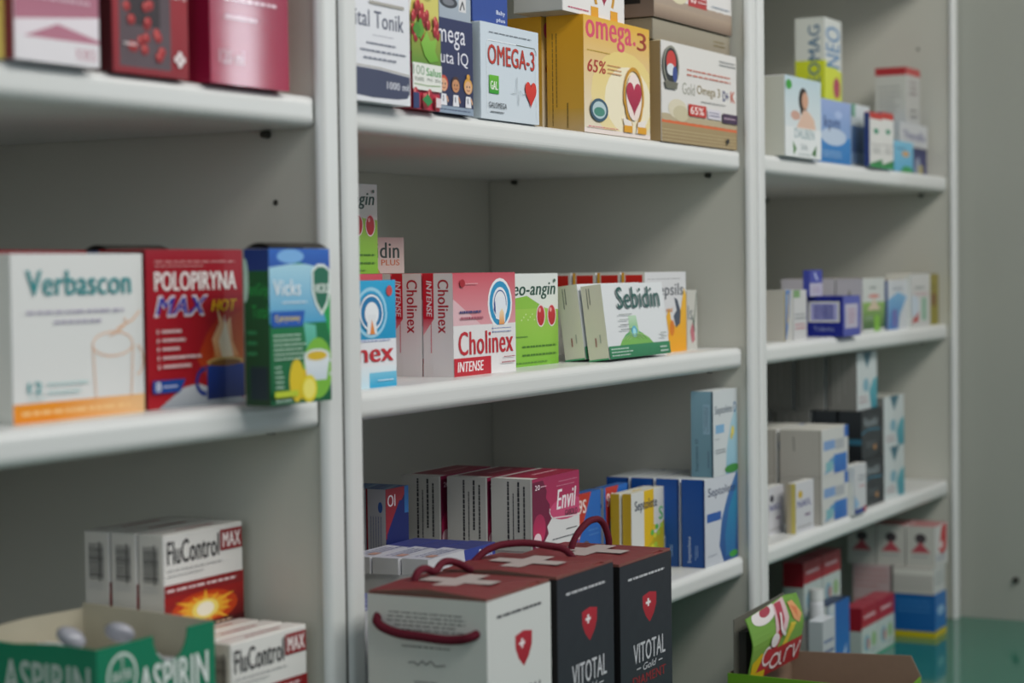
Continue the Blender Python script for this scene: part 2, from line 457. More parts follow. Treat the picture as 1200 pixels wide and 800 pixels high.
# ------------------------------------------------------------------ the setting
def struct(name, bm, mat):
    o = fin(name, bm, mat); o['kind'] = 'structure'; return o
struct('floor', box_bm(-4, -3.5, -.05, 1.2, .8, 0), M_FLOOR)
struct('wall_back', box_bm(-4, .42, 0, 1.2, .52, 2.8), M_WALL)
wr = struct('wall_right', box_bm(.953, -.75, 0, 1.05, .419, 2.8), M_WALL)
def disc(name, loc, r, h, axis, mat, parent):
    bm = bmesh.new(); bmesh.ops.create_cone(bm, cap_ends=True, segments=16, radius1=r, radius2=r * .8, depth=h)
    if axis == 'X': bmesh.ops.rotate(bm, verts=bm.verts, matrix=Matrix.Rotation(-math.pi / 2, 3, 'Y'))
    if axis == 'Y': bmesh.ops.rotate(bm, verts=bm.verts, matrix=Matrix.Rotation(math.pi / 2, 3, 'X'))
    for v in bm.verts: v.co += Vector(loc)
    return fin(name, bm, mat, parent)
disc('wall_bolt', (.951, -.0885, .955), .006, .006, 'X', M_PIN, wr)

# worktop with base units, glossy teal
bm = box_bm(-2.3, -.62, .862, .952, .415, .89)
bevel(bm, lambda e: all(v.co.y < -.6 for v in e.verts) and all(abs(v.co.z - .89) < 1e-4 for v in e.verts), .004, 3)
wt = fin('worktop', bm, M_TEAL); settag(wt, 'glossy teal glass worktop running below the white shelving units', 'worktop')
r = bpy.data.objects.new('base_cabinet', None); COL.objects.link(r); r.location = (-.68, -.1, 0)
fin('body', box_bm(-1.6, -.46, .08, 1.6, .5, .861), M_LAM, r)
fin('plinth', box_bm(-1.55, -.42, 0, 1.55, .46, .0795), M_GAP, r)
for i in range(6):
    x = -1.6 + i * .5333
    d = fin('door', box_bm(x + .003, -.48, .1, x + .53, -.4605, .855), M_SHELF, r)
    hx_ = x + (.49 if i % 2 == 0 else .04)
    fin('handle', box_bm(hx_ - .005, -.50, .6, hx_ + .005, -.4805, .75), M_PIN, d)
settag(r, 'pale base cabinet with six doors carrying the teal worktop', 'cabinet')

# ------------------------------------------------------------------ three open shelving units
SH = (1.608, 1.370, 1.116)
def unit(name_label, pivot, yaw, x0, x1, sy=.013, holes=(), pins=(.056, .322)):
    """open cabinet; local frame: x along the front, y into the depth, front edges at y=0"""
    r = bpy.data.objects.new('shelving_unit', None); COL.objects.link(r)
    r.location = (pivot[0], pivot[1], 0); r.rotation_euler.z = math.radians(yaw)
    ox, oy = pivot[0], pivot[1]
    X0, X1 = x0 - ox, x1 - ox
    zb, zt = .8905, 2.25
    for s, xo in ((1, X0), (-1, X1)):
        xa, xb = (xo + .0045, xo + .021) if s > 0 else (xo - .021, xo - .0045)
        b = box_bm(min(xa, xb), .009, zb, max(xa, xb), .36, zt)
        sp = fin('side_panel', b, M_LAM, r)
        ta, tb = (xo, xo + .0252) if s > 0 else (xo - .0252, xo)
        b = box_bm(ta, 0, zb, tb, .0072, zt)
        bevel(b, lambda e: all(v.co.y < .001 for v in e.verts) and abs(e.verts[0].co.z - e.verts[1].co.z) > .5, .0062, 5)
        fin('edge_trim', b, M_TRIM, sp, smooth=False)
        b = box_bm(min(xa, xb) + .001, .0068, zb, max(xa, xb) - .001, .0092, zt); fin('trim_seam', b, M_GAP, sp)
        if s < 0:      # row holes and cam covers on the inner face that the photo shows
            for (yy, zz) in holes:
                disc('row_hole', (min(xa, xb) - .0002, yy, zz), .0026, .001, 'X', M_PIN, sp)
    b = box_bm(X0 + .0215, .3605, zb, X1 - .0215, .367, zt); fin('back_panel', b, M_LAM, r)
    b = box_bm(X0 + .0215, .02, zt - .02, X1 - .0215, .36, zt); fin('top_panel', b, M_LAM, r)
    for zz in (1.95,) + SH:
        b = box_bm(X0 + .0222, sy, zz - .025, X1 - .0222, .3595, zz)
        bevel(b, lambda e: all(v.co.y < sy + .001 for v in e.verts), .0085, 6)
        sh = fin('shelf', b, M_SHELF, r)
        for xx in (X0 + .0255, X1 - .0255):
            for yy in pins:
                disc('shelf_pin', (xx, yy, zz - .0285), .0035, .007, 'X', M_PIN, sh)
    r['label'] = name_label; r['category'] = 'shelving'
    r['group'] = 'white open shelving units'
    return r
GAP_L, GAP_R = -.9072, .0315
shade_strip = lambda x: fin('trim_%d' % (1 if x < -.5 else 2), box_bm(x - .0017, .0035, .8908, x + .0017, .0085, 2.25), M_GAP)  # dark strip standing in for the shade in the gap between uprights
for gx in (GAP_L, GAP_R): shade_strip(gx)['kind'] = 'structure'
unit('left open white shelving unit, nearest, with the red and white cartons', (GAP_L - .0020, 0), -2, -1.86, GAP_L - .0020, .007, ((.050, 1.525),), (.056,))
unit('middle open white shelving unit between the two double uprights', (0, 0), 0, GAP_L + .0020, GAP_R - .0018)
unit('right open white shelving unit, farthest, beside the grey wall', (0, 0), 0, GAP_R + .0018, .948, .013, ((.0605, 1.816),))

# ------------------------------------------------------------------ cartons
W_ = '#e4e4e2'; LG = '#c9c7c0'; DG = '#55585a'; NV = '#1c2a5c'
TEXTG = '#7c7c7c'
# ---- left unit, top shelf
carton('l_yellow', 'pale yellow carton cut by the left edge of the top shelf', {'F': R(.6, 0, 1, 1, '#d8c46a', '#c9a23c') + L(.65, .2, .95, .7, 6, '#8a6a22')}, dict(F='#ddd3a0', L='#cfc28a', T=W_))
carton('l_pink', 'mauve and white carton left of the berry carton on the top shelf',
  {'F': R(0, .12, 1, 1, '#b9788c', '#8f3f5c') + P([(0, .1), (.5, .2), (1, .14), (1, .26), (0, .2)], '#e8e0e6') + P([(.12, .42), (.35, .52), (.58, .42)], '#efe9ee') + P([(.65, .75), (.75, .74), (.95, .5), (.92, .46)], '#efe9ee') + P([(.1, .95), (.2, .7), (.5, .72), (.62, .95)], '#caa9b9') + R(0, 0, 1, .12, '#e6e2e6') + T('ROIBOS', .72, .03, .96, .09, '#b46a80') + L(.12, .3, .9, .4, 2, '#d9b9c6')},
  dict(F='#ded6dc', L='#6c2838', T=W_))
def berries(seed, x0, y0, x1, y1, n, c='#c22a2e', r=.05, asp=1.5):
    rr = random.Random(seed); out = []
    for _ in range(n):
        x, y = rr.uniform(x0, x1), rr.uniform(y0, y1)
        out += E(x, y, r, r / asp, '#7c1418', c, 14) + E(x - r * .3, y + r * .25, r * .22, r * .2, '#e88a80', None, 8)
    return out
carton('l_berry', 'deep red carton with a dark photo of red berries on the top shelf',
  {'F': R(0, 0, 1, 1, '#8c1622', '#a31a26') + R(.08, .04, .76, 1, '#5a4a50', '#4a3c42') + R(.2, .3, .62, .85, '#2c2024', '#3a2c30') + berries(4, .14, .08, .7, .9, 26) + T('ZURAWINA', .12, .62, .92, .7, '#e8dcdc', .02) + T('forte', .78, .5, .97, .57, '#f0e0e0') + sum([E(.87 + .045 * math.cos(a * 1.57), .12 + .03 * math.sin(a * 1.57), .03, .022, '#efe4e4') for a in range(4)], []) + L(.12, .16, .3, .2, 1, '#e8dcdc')},
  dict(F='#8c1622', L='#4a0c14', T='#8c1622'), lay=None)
LAYx = None
carton('l_magenta', 'shiny crimson carton at the right end of the top shelf in the left unit',
  {'F': R(0, 0, 1, 1, '#a5123f', '#8e0f3a') + L(.18, .66, .96, .8, 2, '#f0d0dc', 0, .45, 4) + L(.18, .46, .96, .6, 2, '#f0d0dc', 0, .4, 9) + L(.18, .36, .6, .42, 1, '#f0d0dc') + E(.11, .78, .025, .02, '#e0b050') + E(.11, .575, .025, .02, '#e0b050') + T('120 ml', .1, .12, .4, .2, '#e8c8d4', .01) + L(.08, .84, .96, .97, 2, '#f0d0dc', 0, .5, 2), 'L': R(0, 0, 1, 1, '#7c0f30')},
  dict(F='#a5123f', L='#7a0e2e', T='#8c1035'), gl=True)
# ---- left unit, middle shelf
SWIRL = '#e8b48a'
mug = O(.75, .44, .16, .075, .008, SWIRL, asp=1.1) + K([(.59, .44), (.61, .1)], .007, SWIRL, 1.1) + K([(.91, .44), (.89, .1)], .007, SWIRL, 1.1) + O(.94, .33, .05, .09, .008, SWIRL, 14, -1.6, 1.6, 1.1) + K([(.78, .53), (.84, .56), (.9, .58), (.97, .64)], .01, SWIRL, 1.1) + K([(.72, .49), (.8, .52), (.86, .57), (.84, .6)], .008, SWIRL, 1.1)
carton('verbascon', 'white carton with teal lettering and an orange band at its foot',
  {'F': R(0, 0, 1, 1, '#dfe0de') + R(0, 0, .52, .115, '#e88a14', '#ea9420') + R(.3, 0, 1, .115, '#e89020', '#eec08a', 0) + L(.06, .035, .95, .075, 1, '#f4c88a', 0, .8, 3) + mug + T('Verbascon', .1, .75, .9, .9, '#1f8a8e', .03) + L(.1, .63, .9, .67, 1, '#a9a2b8', 0, .6, 3) + L(.3, .57, .75, .61, 1, '#a9a2b8', 0, .6, 5) + T('12', .1, .17, .2, .24, '#3f9ea2', .04) + L(.24, .2, .56, .24, 1, '#a8cccc') + L(.24, .15, .5, .19, 1, '#a8cccc') + L(.1, .13, .22, .155, 1, '#a8cccc')},
  dict(F='#dfe0de', L='#bcbcb6', T='#d8d8d4'), tilt=0)
cup = R(.6, .03, 1, .25, '#1a2a66', '#26429a') + E(.8, .27, .2, .03, '#d8b06a') + E(.8, .262, .17, .022, '#8a5a28') + O(.58, .15, .09, .08, .03, '#22388a', 16, 1.5, 4.8, .97)
steam = P([(.7, .3), (.66, .42), (.74, .52), (.72, .62), (.8, .5), (.86, .56), (.88, .4), (.95, .3)], '#f0a060', '#f8d8b0') + P([(.76, .3), (.73, .4), (.79, .5), (.79, .58), (.84, .44), (.89, .3)], '#f8e0c0', '#fdf0e0')
carton('polopiryna', 'red carton with a blue steaming mug beside the white and orange carton',
  {'F': R(0, 0, 1, 1, '#b01c28', '#9c1a2a') + R(.45, .0, 1, .6, '#a81a26', '#a81a26') + P([(1, .12), (1, .68), (.8, .62), (.6, .45), (.5, .3), (.62, .15)], '#c84a1c', '#b82a20') + P([(1, .2), (1, .6), (.85, .56), (.7, .42), (.66, .28)], '#d8742a', '#c04020') + steam + P([(.1, 0), (.35, .12), (.5, .14), (1, .02), (1, 0)], '#9aa0a8', '#c8ccd0') + cup
   + T('POLOPIRYNA', .08, .74, .93, .86, '#ece8e6', .045) + T('MAX', .07, .575, .625, .71, '#e8e4e8', .07, .3) + T('MAX', .085, .588, .61, .698, '#3a3aa0', .02, .3) + T('HOT', .65, .6, .93, .675, '#e8b81c', .05, .3)
   + L(.08, .91, .95, .935, 1, '#d8a0a0') + L(.08, .885, .6, .905, 1, '#d8a0a0')
   + sum([R(.09, .47 - .055 * i, .105, .495 - .055 * i, '#f0d8d8') + L(.14, .468 - .055 * i, .14 + w, .5 - .055 * i, 1, '#f0dada', 0, .8, i) for i, w in enumerate((.26, .24, .24, .42, .3))], [])
   + P([(.03, .1), (.3, .1), (.36, .18), (.03, .18)], '#1c4a9a') + T('8', .06, .11, .11, .17, '#f0f0f0', .03) + L(.13, .12, .28, .155, 1, '#d0d8f0')},
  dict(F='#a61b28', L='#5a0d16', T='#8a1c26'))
LAY['polopiryna_b'] = (LAY['verbascon'][0] + .026, LAY['verbascon'][1] + .065, 1.370, .125, .05, LAY['polopiryna'][5] + .0005, -2)
carton('polopiryna_b', 'dark red carton behind the white and orange carton, only its top edge showing', {'T': R(.05, .1, .95, .9, '#5c1820') + L(.2, .3, .8, .6, 1, '#b08080')}, dict(F='#8c1824', L='#5a0d16', T='#6c1820'))
lem = E(.72, .22, .17, .15, '#d8c41c') + E(.72, .22, .14, .12, '#e8dc60') + sum([K([(.72, .22), (.72 + .13 * math.cos(a), .22 + .11 * math.sin(a))], .008, '#f4f0a0') for a in (0.3, 1.3, 2.4, 3.4, 4.4, 5.4)], [])
VG = '#0e6a34'
carton('vicks', 'green and blue carton with lemons and a teacup at the end of the middle shelf',
  {'F': R(0, 0, 1, 1, '#0a5a34', '#128a4a') + R(0, .52, 1, .9, '#4aa0cc', '#a8d4e6') + P([(0, .88), (.5, .91), (1, .86), (1, 1), (0, 1)], '#1d4fa6', '#2a66c0') + E(.35, .95, .22, .045, '#7ab0e4')
   + P([(.55, .52), (.75, .5), (.78, .25), (.6, .3)], '#2a9a6a', '#6ac0b0') + P([(1, .4), (1, .75), (.88, .6)], '#20a050') + E(.78, .22, .25, .2, '#7ab83a')
   + E(.55, .12, .13, .1, '#d8b81c') + E(.42, .15, .12, .14, '#dcc020') + P([(.6, .14), (.92, .14), (.98, .3), (.54, .3)], '#c8d4dc', '#e4eaee') + E(.76, .3, .22, .045, '#d8dee0') + E(.76, .3, .17, .03, '#d8b428') + O(.96, .22, .06, .05, .015, '#d8dee0', 14, -1.5, 1.5, .7) + E(.62, .09, .13, .09, '#e2cf28') + E(.62, .09, .1, .065, '#efe470')
   + P([(.69, .86), (.78, .9), (.9, .9), (1, .86), (1, .72), (.95, .63), (.85, .56), (.75, .63), (.69, .72)], '#dfe8e4') + P([(.72, .85), (.79, .88), (.9, .88), (.98, .85), (.97, .73), (.93, .65), (.85, .59), (.77, .65), (.72, .73)], '#1f6a50') + T('VICKS', .73, .71, .97, .77, '#f0f4f0', .03)
   + T('Vicks', .06, .7, .5, .8, '#eef4f8', .02) + L(.2, .64, .62, .67, 1, '#e0ecf4') + P([(.02, .5), (.52, .5), (.56, .6), (.02, .6)], '#1d58b0') + T('Cytrynowy', .07, .525, .48, .575, '#e8d040', .02)
   + L(.04, .28, .6, .46, 6, '#c8e0d0', 0, .45, 5) + L(.04, .1, .18, .26, 5, '#c8e0d0', 0, .4, 2) + R(.02, .05, .4, .09, '#b8c830') + L(.04, .015, .3, .04, 1, '#d0e8d8'),
   'L': R(0, 0, 1, .86, '#083a1e', '#0d5a2c') + R(0, .86, 1, 1, '#12306a') + T('AntiGrip', .1, .68, .95, .78, '#1fa046', .03) + T('Total', .3, .56, .95, .64, '#1fa046', .02) + R(.2, .04, .9, .25, '#0a2c34') + E(.04, .8, .14, .14, '#9ab8a8') + L(.1, .3, .5, .5, 3, '#2a7a4a')},
  dict(F=VG, L='#083a1e', T='#1c2c4a', R=VG))
# its lid flap, lifted a little
x, y, z, W, D, H, yw = LAY['vicks']
def lid_sheet(name, pts_lo, pts_hi, mat, parent, thick=.0006):
    """curved sheet between two polylines, with thickness"""
    n = len(pts_lo); V = [Vector(p) for p in pts_lo + pts_hi]
    me = bpy.data.meshes.new(name); fs = [[i, i + 1, n + i + 1, n + i] for i in range(n - 1)]
    me.from_pydata([tuple(v) for v in V], [], fs)
    o = link(name, me, mat, parent)
    m = o.modifiers.new('thickness', 'SOLIDIFY'); m.thickness = thick; m.offset = 0
    for p in me.polygons: p.use_smooth = True
    return o
vk = [o for o in bpy.data.objects if o.get('label', '').startswith('green and blue carton with lemons')][0]
lo_ = []; hi_ = []
for i in range(9):
    t = i / 8; zz = H + .0008 + .0035 * math.sin(t * math.pi)
    lo_.append((-W / 2 + .003, -D / 2 + D * 2.2 * t * .45, zz)); hi_.append((W / 2 - .003, -D / 2 + D * 2.2 * t * .45, zz))
lid_sheet('lid_flap', lo_, hi_, M_GAP, vk)
c = clone(vk, -.048, .115, 0, 'second green and blue carton, standing behind the one with lemons')
# ---- left unit, lower shelf
def burst():
    out = R(0, 0, 1, .38, '#5c0c10', '#a01818') + E(.5, .2, .42, .17, '#c84010') + E(.5, .2, .3, .13, '#e88020')
    for i in range(13):
        a = i * 2 * math.pi / 13 + .1; l = .46 if i % 2 else .36
        out += P([(.5 + .06 * math.cos(a + 1.3), .2 + .05 * math.sin(a + 1.3)), (.5 + l * math.cos(a), .2 + l * .42 * math.sin(a)), (.5 + .06 * math.cos(a - 1.3), .2 + .05 * math.sin(a - 1.3))], '#f0b030')
    return out + E(.5, .19, .17, .1, '#f8e070') + E(.5, .19, .11, .07, '#fdf6e0')
FLU = {'F': burst() + R(0, .38, 1, .5, '#8a1a1e') + L(.03, .42, .97, .465, 1, '#e8d0d0', 0, .8, 8) + R(0, .0, 1, .06, '#4a0c10') + L(.05, .015, .9, .045, 1, '#e0c0a0', 0, .8, 8)
       + T('FluControl', .04, .7, .68, .93, '#2c2a2e', .012) + R(.7, .74, .98, .95, '#8c1a22') + T('MAX', .73, .77, .96, .92, '#f0e8e6', .03) + L(.04, .62, .75, .66, 1, '#a8a8a8') + L(.04, .57, .5, .61, 1, '#b0b0b0'),
       'L': BC(.2, .52, .8, .88, '#3c3c3c', 1, 26) + R(.62, .5, .66, .9, '#3c3c3c') + L(.2, .42, .8, .5, 3, '#8c8c8c'),
       'T': R(.02, .05, .98, .95, '#d4d0cc') + L(.3, .3, .8, .62, 1, '#8a4a4c', 0, .8, 8) + R(.1, .78, .7, .86, '#9a8c8c')}
FC = dict(F='#e2e0dc', L='#b4b1ab', T='#c8c5bf', R='#c8c5bf')
x, y, z, W, D, H, yw = LAY['flu_low']; D = .0195
LAY['flu_low'] = (x, y, z, W, D, H, yw)
G = 'flu capsule cartons with a fiery burst'
f0 = carton('flu_low', 'white carton with red burst in the lower row, nearest the upright', FLU, FC, name='flu_carton', group=G)
f1 = clone(f0, 0, D + .003, 0, 'white carton with red burst directly behind the nearest one of the lower row', G)
f2 = clone(f0, -.001, 2 * D + .006, 0, 'third white carton with red burst from the front of the lower row', G)
f3 = clone(f0, -.03, 3 * D + .010, 0, 'fourth white carton from the front of the lower row of flu cartons', G)
LAY['flu_up'] = LAYU
for i in range(2): clone(f0, -.001, (4 + i) * D + .016 + .002 * i, 0, ('fifth', 'rearmost')[i] + ' white carton of the lower row of flu cartons, hidden behind the others', G)
u0 = carton('flu_up', 'white carton with red burst, front one of the upper row', FLU, FC, name='flu_carton', group=G)
Du = LAYU[4]
clone(u0, -.0005, Du + .0015, 0, 'white carton second from the front of the upper row of flu cartons', G)
clone(u0, -.001, 2 * Du + .003, 0, 'rearmost white carton of the upper row of flu cartons', G)

# open display box of tablets, green
x, y, z, W, D, H, yw = LAY['aspirin']
ar = bpy.data.objects.new('display_box', None); COL.objects.link(ar); ar.location = (x, y, z); ar.rotation_euler.z = math.radians(yw)
settag(ar, 'open green display box with white lettering, filled with wrapped tablets', 'box')
TG = '#0e7a58'; t = .0012
def wall_poly(pts, thick_vec, face_in, name, outer, parent):
    n = len(pts); A = [Vector(p) for p in pts]; B = [a + Vector(thick_vec) for a in A]
    V = [tuple(v) for v in A + B]
    bm = bmesh.new(); bv = [bm.verts.new(v) for v in V]
    f1 = bm.faces.new(bv[:n]); f2 = bm.faces.new(list(reversed(bv[n:])))
    for i in range(n): bm.faces.new([bv[i], bv[n + i], bv[n + (i + 1) % n], bv[(i + 1) % n]])
    bmesh.ops.recalc_face_normals(bm, faces=bm.faces)
    me = bpy.data.meshes.new(name); bm.to_mesh(me); bm.free()
    return link(name, me, outer, parent)
M_GREEN = newmat('green_printed_card', TG, .4, .4, .04, 30)
arc = [(-W / 2 + .60 * W + .13 * W * math.cos(math.pi * k / 10) * 1, 0) for k in range(11)]
def notch(x0, x1, yy, top, cx, r, dep):
    pts = [(x0, yy, 0), (x1, yy, 0), (x1, yy, top)]
    for k in range(11):
        a = math.pi * k / 10
        pts.append((cx + r * math.cos(a), yy, top - dep * math.sin(a)))
    return pts + [(x0, yy, top)]
wall_poly(notch(-W / 2, W / 2, -D / 2, H, W * .11, W * .15, .021), (0, t, 0), 0, 'front_panel', M_GREEN, ar)
wall_poly([(-W / 2, -D / 2 + t, 0), (-W / 2, D / 2, 0), (-W / 2, D / 2, H), (-W / 2, D * .1, H - .0015), (-W / 2, -D * .2, H + .001), (-W / 2, -D / 2 + t, H)], (t, 0, 0), 0, 'left_panel', M_GREEN, ar)
wall_poly([(W / 2, -D / 2 + t, 0), (W / 2, D / 2, 0), (W / 2, D / 2, H + .004), (W / 2, -D / 2 + t, H)], (-t, 0, 0), 0, 'right_panel', M_CARDIN, ar)
wall_poly([(-W / 2 + t, D / 2, 0), (W / 2 - t, D / 2, 0), (W / 2 - t, D / 2, H), (0, D / 2, H + .002), (-W / 2 + t, D / 2, H)], (0, -t, 0), 0, 'rear_panel', M_CARDIN, ar)
fin('bottom_panel', box_bm(-W / 2 + t, -D / 2 + t, .0002, W / 2 - t, D / 2 - t, .0015), M_CARDIN, ar)
prints({'F': O(.2, .79, .115, .145, .022, '#cfd8d2', asp=W / H) + T('BAYER', .12, .755, .28, .825, '#cfd8d2', .03) + sum([T(ch, .187, .88 - .045 * i, .213, .915 - .045 * i, '#cfd8d2', .03) for i, ch in enumerate('BA')], []) + sum([T(ch, .187, .715 - .045 * i, .213, .745 - .045 * i, '#cfd8d2', .03) for i, ch in enumerate('ER')], []) + T('ASPIRIN', .33, .58, .93, .81, '#dfe6e2', .035) + L(.4, .48, .9, .54, 1, '#dfe6e2') + R(.05, .1, .95, .3, '#0a6448'),
        'L': T('ASPIRIN', .32, .64, .95, .88, '#b8c4bc', .03) + O(.12, .76, .1, .12, .02, '#b8c4bc')}, W, D, H, ar, M_PRINT)
# contents
rr = random.Random(5)
cap_x = [(-.028, -.008), (.002, -.026)]
for i, (cx, cy) in enumerate(cap_x):
    bm = bmesh.new(); bmesh.ops.create_uvsphere(bm, u_segments=20, v_segments=12, radius=.011)
    for v in bm.verts: v.co = Vector((v.co.x, v.co.y, v.co.z * .6))
    o = fin('tablet_tube_cap', bm, M_CAP, None, True)
    o.location = ar.matrix_basis @ Vector((cx, cy, H - .0015)) ; o.rotation_euler = (.4, .3, i)
    settag(o, 'round pearly cap in the green display box, ' + ('brightest one', 'duller one to its right')[i], 'cap', 'pearly caps in the green display box')
for i in range(12):
    cx, cy = -W * .33 + (i % 4) * W * .22, -D * .26 + (i // 4) * D * .26
    bm = bmesh.new(); bmesh.ops.create_grid(bm, x_segments=8, y_segments=6, size=.5)
    for v in bm.verts:
        fx, fy = v.co.x, v.co.y
        v.co = Vector((fx * .03, fy * .036, .004 * math.cos(fx * 3.1) * math.cos(fy * 3.1) + rr.uniform(-.0015, .0015)))
    g = bmesh.ops.extrude_face_region(bm, geom=bm.faces[:])
    for v in [q for q in g['geom'] if isinstance(q, bmesh.types.BMVert)]: v.co.z -= .003
    o = fin('tablet_sachet', bm, M_WRAP, None, True)
    o.location = ar.matrix_basis @ Vector((cx, cy, H - .015 - .003 * (i % 3) - (.014 if i % 4 > 1 else 0)))
    o.rotation_euler = (rr.uniform(-.4, .4), rr.uniform(-.3, .3), rr.uniform(-.25, .25))
    settag(o, ('crumpled white wrapped sachet in the ' + ('front', 'middle', 'rear')[i // 4] + ' row of the green display box, ' + ('leftmost', 'second from left', 'third from left', 'rightmost')[i % 4]), 'sachet', 'wrapped sachets in the green display box')

# ---- middle unit, top shelf
carton('vital', 'tall white carton with a dark curved band at its foot, beside the left upright',
  {'F': R(0, 0, 1, 1, '#dfe1e6') + P([(0, .158), (.5, .156), (.99, .14), (.99, .06), (.95, .035), (.8, .025), (.4, .02), (0, .03)], '#3f4560') + K([(0, .166), (.5, .164), (.99, .147)], .007, '#a8a49c') + T('1000 ml', .62, .07, .97, .105, '#d8dae2', .02) + T('Vital Tonik', .0, .35, .9, .43, '#50566c', .02)
   + L(.4, .31, .75, .32, 1, '#9498a4') + L(.3, .265, .8, .285, 1, '#7c8090', 0, .7, 3) + L(.2, .23, .98, .25, 1, '#7c8090', 0, .7, 4) + L(.25, .195, .9, .215, 1, '#7c8090', 0, .7, 5) + R(.35, .46, .9, .475, '#a8a49c') + R(.2, .8, .9, .95, '#b8bcc8')},
  dict(F='#dfe1e6', L='#c0c2c6', T=W_))
carton('salus', 'narrow carton with herbs and red berries above a white anniversary label',
  {'F': R(0, 0, 1, 1, '#c4304a', '#b83048') + P([(0, .98), (.4, 1), (1, 1), (1, .4), (0, .36)], '#c8c46a', '#d8cc6a') + P([(0, .6), (0, 1), (.3, 1)], '#e6e6dc')
   + sum([O(.62 + .05 * math.cos(i), .86 - .03 * i * .5, .10 + .02 * (i % 3), .035, .006, ('#6a8a2a', '#a88a28')[i % 2], 12) for i in range(9)], []) + R(0, .28, 1, .5, '#5a8a2a', '#9aa040') + berries(8, 0, .44, .9, .66, 22, '#c42034', .07, 1.9) + P([(.1, .5), (.3, .58), (.42, .5), (.3, .44)], '#5a9a30')
   + P([(.3, .42), (.5, .5), (.62, .44), (.85, .46), (.78, .38), (.9, .32), (.6, .3), (.42, .34)], '#6aa82e', '#8cc04a') + P([(.02, .5), (.15, .56), (.3, .5), (.2, .44)], '#4a8a2a')
   + R(0, .12, 1, .29, '#e4e6e0') + T('100', .02, .215, .4, .275, '#7c9c7c', .0) + T('YEARS', .05, .175, .38, .2, '#3a5a3a', .01) + T('Salus', .46, .215, .97, .265, '#2f9a3a', .03) + T('1916 - 2016', .48, .18, .95, .2, '#4a5a4a') + K([(.05, .155), (.5, .15), (.95, .158)], .006, '#7aa05a')
   + berries(11, 0, .0, .9, .1, 7, '#b8243c', .1, 1.9) + P([(.3, .06), (.5, .1), (.65, .05), (.5, .02)], '#2f8a4a') + R(0, 0, .2, .1, '#2c3a6a') + R(.78, .02, .95, .08, '#e0d0d4')},
  dict(F='#c4304a', L='#7a2034', T='#a02038'))
def kid(cx, hair, skin='#dca884'):
    return (P([(cx - .09, .08), (cx + .09, .08), (cx + .07, .2), (cx - .07, .2)], '#e8e8ee') + E(cx, .31, .125, .085, hair) + E(cx, .295, .105, .07, skin) + E(cx - .04, .305, .016, .012, '#2a2020', None, 8) + E(cx + .04, .305, .016, .012, '#2a2020', None, 8)
            + O(cx, .285, .05, .025, .008, '#8c3020', 10, 3.5, 5.9) + K([(cx - .02, .12), (cx - .02, .18)], .02, '#2a3050') + K([(cx + .07, .18), (cx + .12, .12)], .03, skin))
carton('nuta', 'navy carton with white handwriting and three cartoon children',
  {'F': R(0, 0, 1, 1, '#262c50', '#2c345c') + T('mega', -.02, .68, .78, .88, '#e6e6ee', -.004) + T('nuta IQ', -.1, .5, .86, .66, '#e6e6ee', -.004) + R(0, 0, 1, .075, '#8fa0b4') + L(.02, .02, .95, .055, 1, '#3a4668')
   + kid(.13, '#c44a34') + kid(.47, '#4a3028', '#c88e64') + kid(.83, '#d8a040', '#e0b088') + E(.83, .41, .05, .03, '#d8a040')},
  dict(F='#262c50', L='#1a1e3a', T='#2a3156'))
carton('boxA', 'grey blue carton lying on the navy carton with the cartoon children', {'F': R(0, 0, 1, .35, '#a4b0bc') + E(.3, .25, .28, .09, '#3c4048') + E(.3, .25, .18, .05, '#787c84') + R(.62, .14, .85, .34, '#d8d8da') + K([(.66, .16), (.74, .3), (.8, .18)], .03, '#26282c') + R(0, .4, 1, 1, '#8496ac')}, dict(F='#98a6b4', L='#6c7884', B='#8896a4'))
carton('boxB', 'royal blue carton lying on top of the white carton with red lettering and a heart', {'F': R(0, 0, 1, 1, '#2c4a94', '#2848a0') + HT(.3, .42, .22, .2, '#b04a8c') + T('Baby', .68, .14, .93, .22, '#dfe6f4', .02) + T('plus', .68, .04, .93, .11, '#dfe6f4', .02)}, dict(F='#2c4a94', L='#20366c', B='#26407c'))
carton('gal', 'white carton with red lettering and a small red heart beside the yellow cartons',
  {'F': R(0, 0, 1, 1, '#d2dcE4', '#ccd8e2') + O(.51, .5, 0, 0, .001, '#fff') + K([(.1, .06), (.1, .78), (.13, .82), (.92, .82), (.95, .78), (.95, .06)], .008, '#f0f4f6', 1.3) + K([(.6, .82), (.92, .82), (.95, .78), (.95, .74)], .008, '#6a705c', 1.3)
   + T('OMEGA-3', .122, .572, .922, .775, '#7a2420', .012) + T('OMEGA-3', .117, .577, .917, .78, '#c03a2c', .012) + L(.14, .89, .9, .92, 1, '#7a8088')
   + R(.13, .27, .29, .46, '#2c9a2c', '#6ab830') + T('GAL', .15, .31, .27, .4, '#f0f4e8', .04) + T('GALOMEGA', .12, .12, .42, .18, '#4a5056', .01) + L(.15, .06, .38, .1, 1, '#5a6066')
   + K([(.5, .3), (.58, .3), (.6, .48), (.62, .18), (.65, .34), (.7, .3), (.76, .32)], .006, '#a8b0b4', 1.3) + HT(.84, .31, .2, .28, '#c8281e', '#d83a2c')},
  dict(F='#ccd6de', L='#9aa4a8', T='#d8e0e4'))
hands = O(.73, .36, .15, .25, .035, '#c8922c', 24, -.3, 3.45, 1.4) + K([(.59, .33), (.62, .2), (.7, .1)], .035, '#c8922c', 1.4) + K([(.87, .33), (.84, .2), (.78, .1)], .035, '#c8922c', 1.4) + E(.73, .36, .12, .21, '#f2e0d8') + P([(.55, .17), (.6, .04), (.72, .04), (.68, .14)], '#ece4dc') + P([(.92, .17), (.88, .04), (.76, .04), (.79, .14)], '#ece4dc') + R(.57, .04, .7, .1, '#e0a028') + R(.78, .04, .92, .1, '#e0a028')
